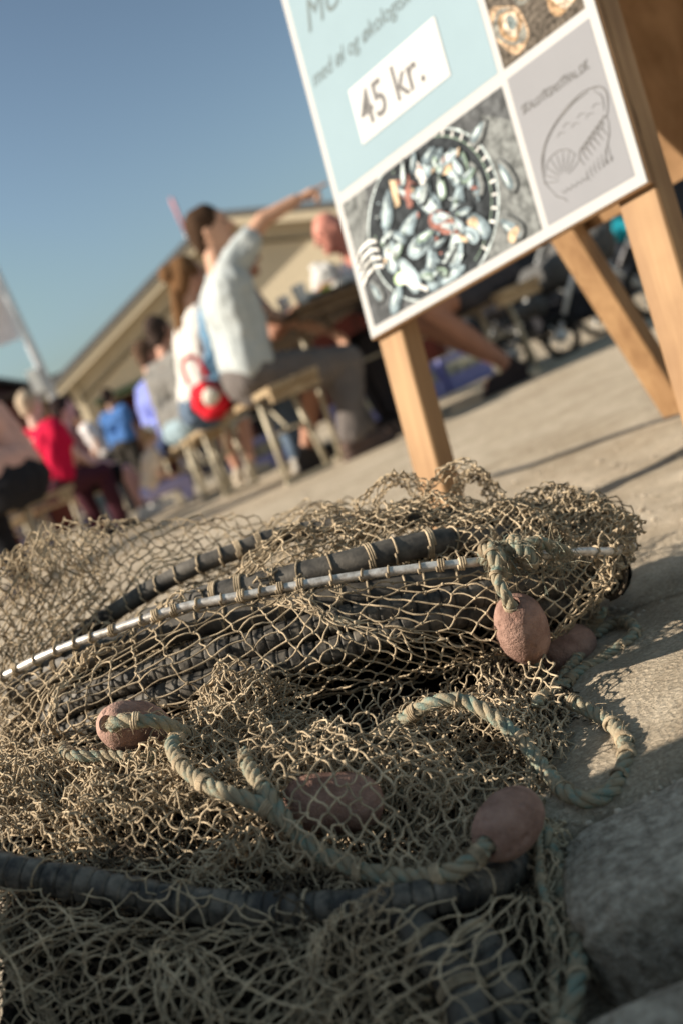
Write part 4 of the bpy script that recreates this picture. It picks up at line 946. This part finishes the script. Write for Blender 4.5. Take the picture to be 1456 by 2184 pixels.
# the left group
person('person in black trousers and a pink top with bare arms at the left edge', -1.44, 5.5, 150, 'sit', 22, shirt=(.60, .36, .30), trous=(.02, .02, .024), hair=(.3, .2, .1), skin_c=(.68, .38, .30), voxel=.009, seed=93, sleeve=.1, rh=np.array([-1.80, 5.9, .70]), lh=np.array([-1.85, 5.45, .70]))
person('fair haired person in a bright crimson top seated at the left', -1.92, 8.3, 60, 'sit', 10, sc=.95, shirt=(.52, .01, .05), trous=(.06, .02, .03), hair=(.45, .36, .27), skin_c=(.62, .40, .33), voxel=.01, seed=103, hairstyle='short')
person('person with bare pink legs, black shorts and white shoes beside the crimson top', -1.86, 8.9, 5, 'sit', 10, seat=.40, sc=.9, shirt=(.34, .17, .14), trous=(.012, .012, .014), leg_cover=.4, hair=(.03, .02, .02), skin_c=(.62, .36, .32), voxel=.01, seed=113, shoe=(.8, .8, .78), ankle=(.42, .52), z0=.02)
person('man in a blue t-shirt and dark trousers standing by the shed door', -2.38, 15., 65, 'stand', 12, shirt=(.07, .17, .42), trous=(.05, .045, .04), hair=(.03, .02, .018), voxel=.011, seed=123)
person('person in a white top bending by the shed door', -2.66, 15.3, 200, 'stand', 20, shirt=(.62, .60, .62), trous=(.03, .03, .035), hair=(.03, .02, .02), voxel=.012, seed=133)
person('small child in an orange jumper in front of the shed', -2.5, 12.4, 120, 'stand', 5, shirt=(.72, .26, .03), trous=(.12, .16, .18), hair=(.10, .07, .05), voxel=.01, seed=143, sc=.42)
for k, (x, y, yw, a, s1, h1, lab) in enumerate([(-2.9, 13.5, 20, 'stand', (.30, .16, .14), (.08, .05, .03), 'person in a rusty pink top standing far left of the shed corner'), (-3.9, 14.5, -20, 'stand', (.05, .05, .06), (.04, .03, .03), 'person in a black coat in the crowd before the brick building'),
        (-3.35, 12.0, 80, 'sit', (.5, .3, .28), (.35, .25, .16), 'fair haired person in a pink top seated in the crowd'), (-1.75, 16.5, 120, 'stand', (.07, .06, .06), (.03, .02, .02), 'person in dark clothes standing inside the shed doorway'), (-1.2, 17.5, 0, 'stand', (.22, .07, .06), (.05, .04, .03), 'person in a maroon top standing inside the shed doorway')]):
    person(lab, x, y, yw, a, 6, shirt=s1, trous=(.05, .05, .07), hair=h1, voxel=.013, seed=150+k)

# scarf and bag of the woman
def ribbon(name, pts, w, th, m, parent=None, n=10):
    p = catmull(pts, n); mb = MB(); mb.tube(p, w, 10); V = np.array(mb.V); return mb.build(name, m, parent, True)
sc_ = MB(); pth = catmull(PP([(440, 640, 5.66), (446, 700, 5.62), (456, 760, 5.60), (462, 815, 5.58)]), 8); rr = np.linspace(.03, .055, len(pth)); sc_.tube(pth, rr, 12)
o = fuse(sc_, 'scarf', cloth((.16, .30, .45)), None, .01, .008, 5); tag(o, 'long blue and white scarf hanging beside the white sleeve', 'scarf')
bt = thing('shoulder_bag', 'red and white bag standing on the bench behind the pointing man', 'bag', P(440, 850, 5.55))
mb = MB(); bc = P(440, 845, 5.55); mb.ell(bc+[0, 0, -.02], .08, .11, .095); mb.ell(bc+[.02, 0, -.06], .09, .11, .06); fuse(mb, 'bag_body', cloth((.62, .02, .035)), bt, .009, .008, 6)
mb = MB(); mb.ell(bc+[.03, -.085, -.02], .045, .05, .05); fuse(mb, 'pocket', cloth((.6, .57, .5)), bt, .007, .003)
mb = MB(); mb.tube(catmull([bc+[-.06, 0, .09], bc+[-.04, 0, .2], bc+[.03, 0, .2], bc+[.05, 0, .09]], 8), .011, 8); mb.build('strap', cloth((.62, .02, .035)), bt, True)

# ------------------------------------------------------------ benches, table and things on it
WB = wood('bench_wood', (.30, .22, .13), (.50, .39, .25), (-.22, .97, 0), .6); STL = mat('bench_steel', (.52, .47, .36), .55, .15, 20, metal=.2)
def trestle(name, cat, lab, a, b, zt, w, inset=.3, group=None, nplank=2, m=WB):
    a = np.array([*a, 0.]); b = np.array([*b, 0.]); d = b-a; L = np.linalg.norm(d); d /= L; p = np.array([d[1], -d[0], 0]); c = (a+b)/2
    t = thing(name, lab, cat, c, group); z = np.array([0, 0, 1.])
    for q in range(nplank):
        ww = w/nplank-.006; mb = MB(); mb.box(c+p*((q+.5)/nplank-.5)*w+z*(zt-.014), ww, L, .028, p, d, z); mb.build('plank', m, t)
    for e in (-1, 1):
        mb = MB(); mb.box(c+d*e*(L/2-.05)+z*(zt-.052), w*.96, .05, .046, p, d, z); mb.build('batten', m, t)
        o = c+d*e*(L/2-inset); hw = w*.42
        for s in (-1, 1):
            mb = MB(); mb.tube([o+p*s*hw*.8+z*(zt-.03), o+p*s*hw*1.05+z*.02], .014, 8); mb.build('leg', STL, t, True)
        mb = MB(); mb.box(o+z*.012, hw*2.4, .035, .022, p, d, z); mb.build('foot_bar', STL, t)
        mb = MB(); mb.tube([o-p*hw*.85+z*(zt*.55), o+p*hw*.85+z*(zt*.55)], .008, 8); mb.build('cross_bar', STL, t, True)
        mb = MB(); mb.tube([o+z*(zt*.55), o-d*e*.28+z*(zt-.03)], .008, 8); mb.build('brace', STL, t, True)
    return t
GB = 'beer garden benches on the square'
trestle('bench', 'bench', 'long wooden bench with steel legs carrying the pointing man and his neighbours', (.04, 4.68), (-.62, 7.15), .45, .24, .42, GB)
trestle('bench', 'bench', 'wooden bench on steel legs seen below the poster edge, far side of the table', (1.22, 5.25), (.66, 7.6), .45, .24, .36, GB)
trestle('bench', 'bench', 'wooden bench further back under the man in the grey t-shirt', (-.66, 7.35), (-1.2, 9.6), .45, .24, .36, GB)
trestle('bench', 'bench', 'bench at the left edge under the person in black trousers', (-2.5, 6.1), (-1.42, 6.5), .45, .26, .3, GB)
trestle('bench', 'bench', 'bench at the left under the person in the crimson top', (-2.35, 8.6), (-2.2, 10.6), .45, .26, .3, GB)
trestle('table', 'table', 'brown trestle table with cups and food beside the pointing man', (.49, 5.12), (-.06, 7.5), .75, .64, .45, 'trestle tables', 3, wood('table_wood', (.09, .06, .035), (.18, .125, .075), (-.22, .97, 0), .6))
trestle('table', 'table', 'brown trestle table at the left edge of the crowd', (-2.9, 5.9), (-2.1, 7.6), .75, .6, .45, 'trestle tables', 3)
trestle('table', 'table', 'brown trestle table behind the man in grey', (-.35, 8.0), (-.9, 10.3), .75, .6, .45, 'trestle tables', 3)
GL = mat('cup_plastic', (.75, .76, .74), .3, .05, 10)
def cup(x, y, z, r, h, m, lab, lidc=None, name='cup', cat='cup', group=None):
    t = thing(name, lab, cat, (x, y, z), group); prof = [(0, .002), (r*.78, .0), (r*.8, h*.3), (r*.92, h*.75), (r, h), (r*.93, h), (r*.86, h*.75), (r*.74, h*.1), (0, h*.08)]
    n = 18; V = []; Fc = []
    for (q, zz) in prof:
        for k in range(n): V.append((x+q*math.cos(6.2832*k/n), y+q*math.sin(6.2832*k/n), z+zz))
    for i in range(len(prof)-1):
        for k in range(n): k2 = (k+1) % n; Fc.append((i*n+k, i*n+k2, (i+1)*n+k2, (i+1)*n+k))
    obj('cup_wall', V, Fc, m, t)
    mb = MB(); mb.tube([np.array([x, y, z+h*.55]), np.array([x, y, z+h*.62])], r*.80, 14); mb.build('drink', mat('drink', lidc or (.3, .16, .04), .2), t, True)
    return t
GC = 'cups on the near table'
cup(.235, 5.20, .752, .036, .10, GL, 'clear plastic cup at the near corner of the table', None, group=GC)
cup(.16, 5.60, .752, .034, .12, GL, 'pale plastic cup before the far flushed face', (.6, .5, .2), group=GC)
cup(.40, 5.55, .752, .034, .09, mat('yellow_cup', (.72, .62, .10), .5), 'yellow cup in the middle of the table', None, group=GC)
def plate(x, y, z, lab, items):
    t = thing('food_tray', lab, 'food tray', (x, y, z)); mb = MB(); mb.box((x, y, z+.006), .26, .20, .012); mb.box((x, y+.1, z+.016), .26, .008, .018); mb.box((x, y-.1, z+.016), .26, .008, .018); mb.build('tray', mat('black_tray', (.02, .02, .025), .4), t)
    for k, (dx, dy, rr, c) in enumerate(items):
        mb = MB(); mb.ell((x+dx, y+dy, z+.012+rr*.6), rr, rr*1.2, rr*.7); fuse(mb, 'food', cloth(c), t, .005, .003, k)
plate(.36, 5.30, .752, 'black tray of oysters and lemon on the table', [(-.08, .02, .035, (.62, .60, .52)), (0, -.03, .032, (.70, .62, .15)), (.06, .04, .035, (.5, .48, .44)), (.09, -.05, .03, (.66, .64, .58)), (-.03, .06, .03, (.7, .68, .6))])
mb = MB(); c = P(690, 585, 5.7); c[2] = .752; mb.ell(c+[0, 0, .10], .085, .07, .11); mb.ell(c+[.08, .02, .06], .08, .06, .065); mb.ell(c+[-.02, 0, .19], .04, .04, .04)
tag(fuse(mb, 'paper_bag', cloth((.55, .55, .54)), None, .008, .010, 7), 'crumpled pale grey bag on the table below the red faced man', 'bag')
def crate(x, y, z, rot, lab):
    t = thing('drinks_crate', lab, 'crate', (x, y, z), 'lilac drinks crates under the tables'); c, s = math.cos(rot), math.sin(rot); ax = (c, s, 0); ay = (-s, c, 0)
    a = np.array(ax); b = np.array(ay); o = np.array([x, y, z]); mc_ = mat('lilac_plastic', (.24, .25, .52), .5); mw = mat('bottle_glass', (.5, .48, .36), .25)
    mb = MB(); mb.box(o+[0, 0, .01], .38, .28, .018, ax, ay)
    for e in (-1, 1): mb.box(o+a*e*.185+[0, 0, .14], .012, .28, .25, ax, ay); mb.box(o+b*e*.135+[0, 0, .07], .358, .012, .10, ax, ay); mb.box(o+b*e*.135+[0, 0, .24], .358, .012, .05, ax, ay)
    mb.build('crate_shell', mc_, t)
    for i in range(4):
        for j in range(3):
            mb = MB(); q = o+a*(-.13+.087*i)+b*(-.085+.085*j); mb.tube([q+[0, 0, .02], q+[0, 0, .17], q+[0, 0, .20], q+[0, 0, .27]], [.033, .033, .015, .013], 10); mb.build('bottle', mw, t, True)
k = 0
for x, y, r_, lb in [(.40, 7.9, .3, 'lilac drinks crate behind the near table legs'), (.85, 8.0, .2, 'lilac drinks crate seen between the wooden sign leg and bare legs'), (-.35, 8.5, .35, 'lilac drinks crate seen under the near bench'), (1.25, 8.2, .3, 'lilac drinks crate to the right behind the bare legs')]:
    crate(x, y, 0, r_, lb)

# ------------------------------------------------------------ strollers
def stroller(x, y, yaw, lab, fabric, frame, blanket=None):
    t = thing('stroller', lab, 'stroller', (x, y, 0)); yw = math.radians(yaw); f = np.array([math.cos(yw), math.sin(yw), 0]); l = np.array([-f[1], f[0], 0]); z = np.array([0, 0, 1.]); o = np.array([x, y, 0])
    q = lambda a, b, c: o+f*a+l*b+z*c
    for a, r in ((-.32, .15), (.36, .11)):
        for s in (-1, 1):
            th = [q(a+r*math.cos(k*.3142), s*.27, r+r*math.sin(k*.3142)) for k in range(21)]
            mb = MB(); mb.tube(np.array(th), .021, 8); w = mb.build('wheel', cloth((.02, .02, .02)), t, True)
            mb = MB(); mb.tube([q(a, s*.27-.03, r), q(a, s*.27+.03, r)], .03, 10)
            for k in range(6): mb.tube([q(a, s*.27, r), q(a+(r-.01)*math.cos(k*1.047), s*.27, r+(r-.01)*math.sin(k*1.047))], .006, 6)
            mb.build('hub', frame, w, True)
    for s in (-1, 1):
        mb = MB(); mb.tube([q(.36, s*.26, .12), q(.05, s*.25, .48), q(-.45, s*.25, 1.0)], .014, 8); mb.tube([q(-.32, s*.26, .15), q(.02, s*.25, .52)], .014, 8); mb.build('frame_tube', frame, t, True)
    mb = MB(); mb.tube([q(-.45, -.25, 1.0), q(-.47, -.1, 1.02), q(-.47, .1, 1.02), q(-.45, .25, 1.0)], .018, 8); mb.build('handle', cloth((.03, .03, .03)), t, True)
    mb = MB(); capsule(mb, q(-.18, -.15, .52), q(-.18, .15, .52), .13, .13); capsule(mb, q(.12, -.15, .46), q(.12, .15, .46), .10, .10); capsule(mb, q(-.25, 0, .55), q(-.32, 0, .85), .16, .15); capsule(mb, q(.3, -.1, .32), q(.3, .1, .32), .05, .05); fuse(mb, 'seat', cloth(fabric), t, .012, .006, 3)
    mb = MB(); mb.ell(q(-.22, 0, .85), .24, .22, .20, f, l, z); fuse(mb, 'hood', cloth(fabric), t, .012, .006, 4)
    mb = MB(); mb.box(q(0, 0, .22), .36, .36, .14, f, l, z); fuse(mb, 'basket', cloth((.03, .03, .035)), t, .012, .01, 5)
    if blanket:
        mb = MB(); mb.ell(q(.1, 0, .62), .26, .20, .10, f, l, z); capsule(mb, q(.2, -.2, .55), q(.25, -.22, .35), .06, .05); fuse(mb, 'blanket', cloth(blanket), t, .012, .012, 6)
stroller(1.78, 6.5, 200, 'silver framed stroller with black wheels behind the slanting wooden strut', (.10, .10, .10), mat('alu', (.75, .75, .73), .3, .05, 10, metal=.5))
stroller(3.05, 8.9, 160, 'dark stroller with a turquoise blanket at the right', (.03, .035, .045), mat('dark_alu', (.12, .12, .13), .35, .05, 10, metal=.5), (.02, .30, .38))
stroller(2.35, 10.6, 20, 'black pushchair standing far back between the two wooden legs', (.025, .025, .03), mat('dark_alu', (.3, .3, .3), .35, .05, 10, metal=.5))

# ------------------------------------------------------------ buildings
def LV(r, h, d): return np.array([r*d/2300., d, H+(h-218)*d/2300.])
D = 22.6
sh_ = thing('shed', 'large beige gabled shed with a wide doorway and green lintel', 'building', (.2, D, 0))
SID = mat('beige_cladding', (.58, .49, .355), .8, .06, 2.5); SID2 = mat('beige_gable', (.64, .55, .40), .8, .06, 2.5); RF = mat('roofing', (.12, .125, .13), .6, .1, 4); SHD = mat('roof_shade_line', (.20, .16, .10), .7, .1, 5); GRN = mat('lintel_green', (.03, .10, .05), .6); RED = mat('shed_interior_red', (.10, .022, .018), .7, .2, 3)
xl, xr, xm, ze, zr, zo = -4.45, 4.75, .14, 2.95, 4.62, 2.25; xo0, xo1 = -4.0, 4.3; dp = 14.
SA = math.radians(-13)
def slab(mb, pts, y0, y1, mi=0):
    n = len(pts); V = [(a, y0, b) for a, b in pts]+[(a, y1, b) for a, b in pts]; mb.add(V, [tuple(range(n))[::-1] if False else tuple(range(n)), tuple(range(n, 2*n))[::-1]]+[(i, i+n, (i+1) % n+n, (i+1) % n) for i in range(n)], mi)
mb = MB(); slab(mb, [(xl, zo), (xr, zo), (xr, ze), (xm, zr), (xl, ze)], D, D+.2); mb.build('gable_wall', SID2, sh_)
mb = MB(); slab(mb, [(xl, 0), (xo0, 0), (xo0, zo), (xl, zo)], D, D+.2); mb.build('wall', SID, sh_)
mb = MB(); slab(mb, [(xo1, 0), (xr, 0), (xr, zo), (xo1, zo)], D, D+.2); mb.build('wall', SID, sh_)
mb = MB(); mb.box((xl+.1, D+.2+dp/2, ze/2), .2, dp, ze); mb.build('wall', SID, sh_)
mb = MB(); mb.box((xr-.1, D+.2+dp/2, ze/2), .2, dp, ze); mb.build('wall', SID, sh_)
mb = MB(); mb.box(((xl+xr)/2, D+1.6, zo/2), xr-xl-.42, .15, zo-.02); mb.build('partition', RED, sh_)
mb = MB(); mb.box(((xo0+xo1)/2, D-.03, zo+.06), xo1-xo0, .05, .12); mb.build('lintel', GRN, sh_)
for xo in np.linspace(xo0+1.2, xo1-1.2, 5):
    mb = MB(); mb.box((xo, D+1.5, zo/2), .08, .04, zo-.04); mb.build('partition_post', mat('post_dark', (.05, .015, .012), .6), sh_)
for (a, za, b, zb) in ((xl-.45, ze-.17, xm, zr), (xm, zr, xr+.45, ze-.17)):
    mb = MB(); slab(mb, [(a, za), (b, zb), (b, zb+.13), (a, za+.13)], D-.55, D+dp); mb.build('roof', RF, sh_)
    mb = MB(); slab(mb, [(a, za-.20), (b, zb-.20), (b, zb-.003), (a, za-.003)], D-.50, D-.44); mb.build('bargeboard', SID2, sh_)
    mb = MB(); slab(mb, [(a+(.5 if a < 0 else 0), za-.56+(.17 if a < 0 else 0)), (b-(.5 if a > 0 else 0), zb-.56+(.17 if a > 0 else 0)), (b-(.5 if a > 0 else 0), zb-.50+(.17 if a > 0 else 0)), (a+(.5 if a < 0 else 0), za-.50+(.17 if a < 0 else 0))], D-.06, D-.005); mb.build('shade_strip', SHD, sh_)  # dark strip painted as the shade line below the roof slope
mb = MB(); mb.box((xl+.14, D-.06, ze/2-.05), .20, .10, ze-.1); mb.build('corner_post', SID2, sh_)
for c_ in list(sh_.children):           # the shed stands a little askew to the square
    o0 = Vector(sh_.location); pv = Vector((xm, D, 0)); R_ = Matrix.Translation(pv-o0) @ Matrix.Rotation(SA, 4, 'Z') @ Matrix.Translation(o0-pv); c_.data.transform(R_)
bb = thing('brick_building', 'low dark red brick building left of the shed', 'building', (-9, 26, 0)); BR = mat('dark_brick', (.085, .022, .016), .85, .3, 9); BR2 = mat('dark_roof', (.05, .035, .03), .7)
mb = MB(); mb.box((-8.2, 27.5, 1.62), 7.2, 6, 3.24); mb.build('wall', BR, bb); mb = MB(); mb.box((-9.6, 26.7, 1.95), 7.0, 5, 3.7); mb.build('wall', BR, bb)
mb = MB(); mb.box((-8.2, 27.5, 3.29), 7.4, 6.2, .10); mb.build('roof', BR2, bb); mb = MB(); mb.box((-9.6, 26.7, 3.84), 7.2, 5.2, .12); mb.build('roof', BR2, bb)
for xx in (-8.2, -10.2): mb = MB(); mb.box((xx, 24.17, 1.9), .9, .06, 1.2); mb.build('window', mat('pane', (.03, .035, .04), .2), bb)
st_ = thing('market_stall', 'dark cloth covered stall in shade behind the strollers', 'stall', (5.0, 15, 0))
mb = MB(); mb.box((5.0, 15, 1.0), 5.2, 2.0, 1.9); fuse(mb, 'side_cloth', cloth((.03, .035, .045)), st_, .05, .03, 7); mb = MB(); mb.box((5.0, 15, 2.05), 5.6, 2.4, .10); mb.build('canopy', cloth((.05, .055, .07)), st_)
# flag pole with a white flag
fp = thing('flagpole', 'pale grey flagpole in front of the shed corner', 'flagpole', (-3.18, 16, 0)); PW = mat('pole_paint', (.55, .58, .62), .4, .05, 4)
mb = MB(); mb.tube([(-3.18, 16, 0), (-3.18, 16, 3.0), (-3.25, 16, 9.0)], [.09, .06, .035], 14); mb.build('pole', PW, fp, True)
mb = MB(); mb.box((-3.30, 15.9, 2.28), .16, .12, .34); mb.build('winch_box', GL, fp)
mb = MB(); mb.ell((-3.25, 16, 9.03), .06, .06, .06); mb.build('finial', PW, fp, True)
def flag():
    nx, nz = 40, 30; V = []; Fc = []
    for j in range(nz):
        for i in range(nx):
            u, v = i/(nx-1), j/(nz-1); x = -3.26-1.15*u; zz = 2.95+v*1.9+.35*u*(1-v)*1.0-.28*u; yy = 16+.12*math.sin(u*9+v*2)*u+.05*math.sin(v*8+u*4); V.append((x, yy, zz))
    q = [(j*nx+i, j*nx+i+1, (j+1)*nx+i+1, (j+1)*nx+i) for j in range(nz-1) for i in range(nx-1)]
    o = obj('flag_cloth', V, q, cloth((.74, .72, .76)), None); return o
fl_ = flag(); fl_.name = 'flag'; tag(fl_, 'white flag hanging from the flagpole at the left edge', 'flag')
em = MB()
for k in range(3): em.ell((-4.22+.03*k, 15.86+.01*k, 3.75-.16*k), .09, .015, .075)
e_ = em.build('emblem', cloth((.45, .33, .15)), fl_, True)
xm_ = LV(-64, 742, 30)
ms = thing('mast', 'thin pink and white mast rising above the shed roof', 'mast', (xm_[0], 30, 0))
for k in range(7):
    mb = MB(); a = k/7*xm_[2]; b = (k+1)/7*xm_[2]; mb.tube([(xm_[0], 30, a), (xm_[0], 30, b)], .05, 10); mb.build('mast_section', cloth((.62, .26, .27) if k % 2 == 0 else (.7, .62, .62)), ms, True)
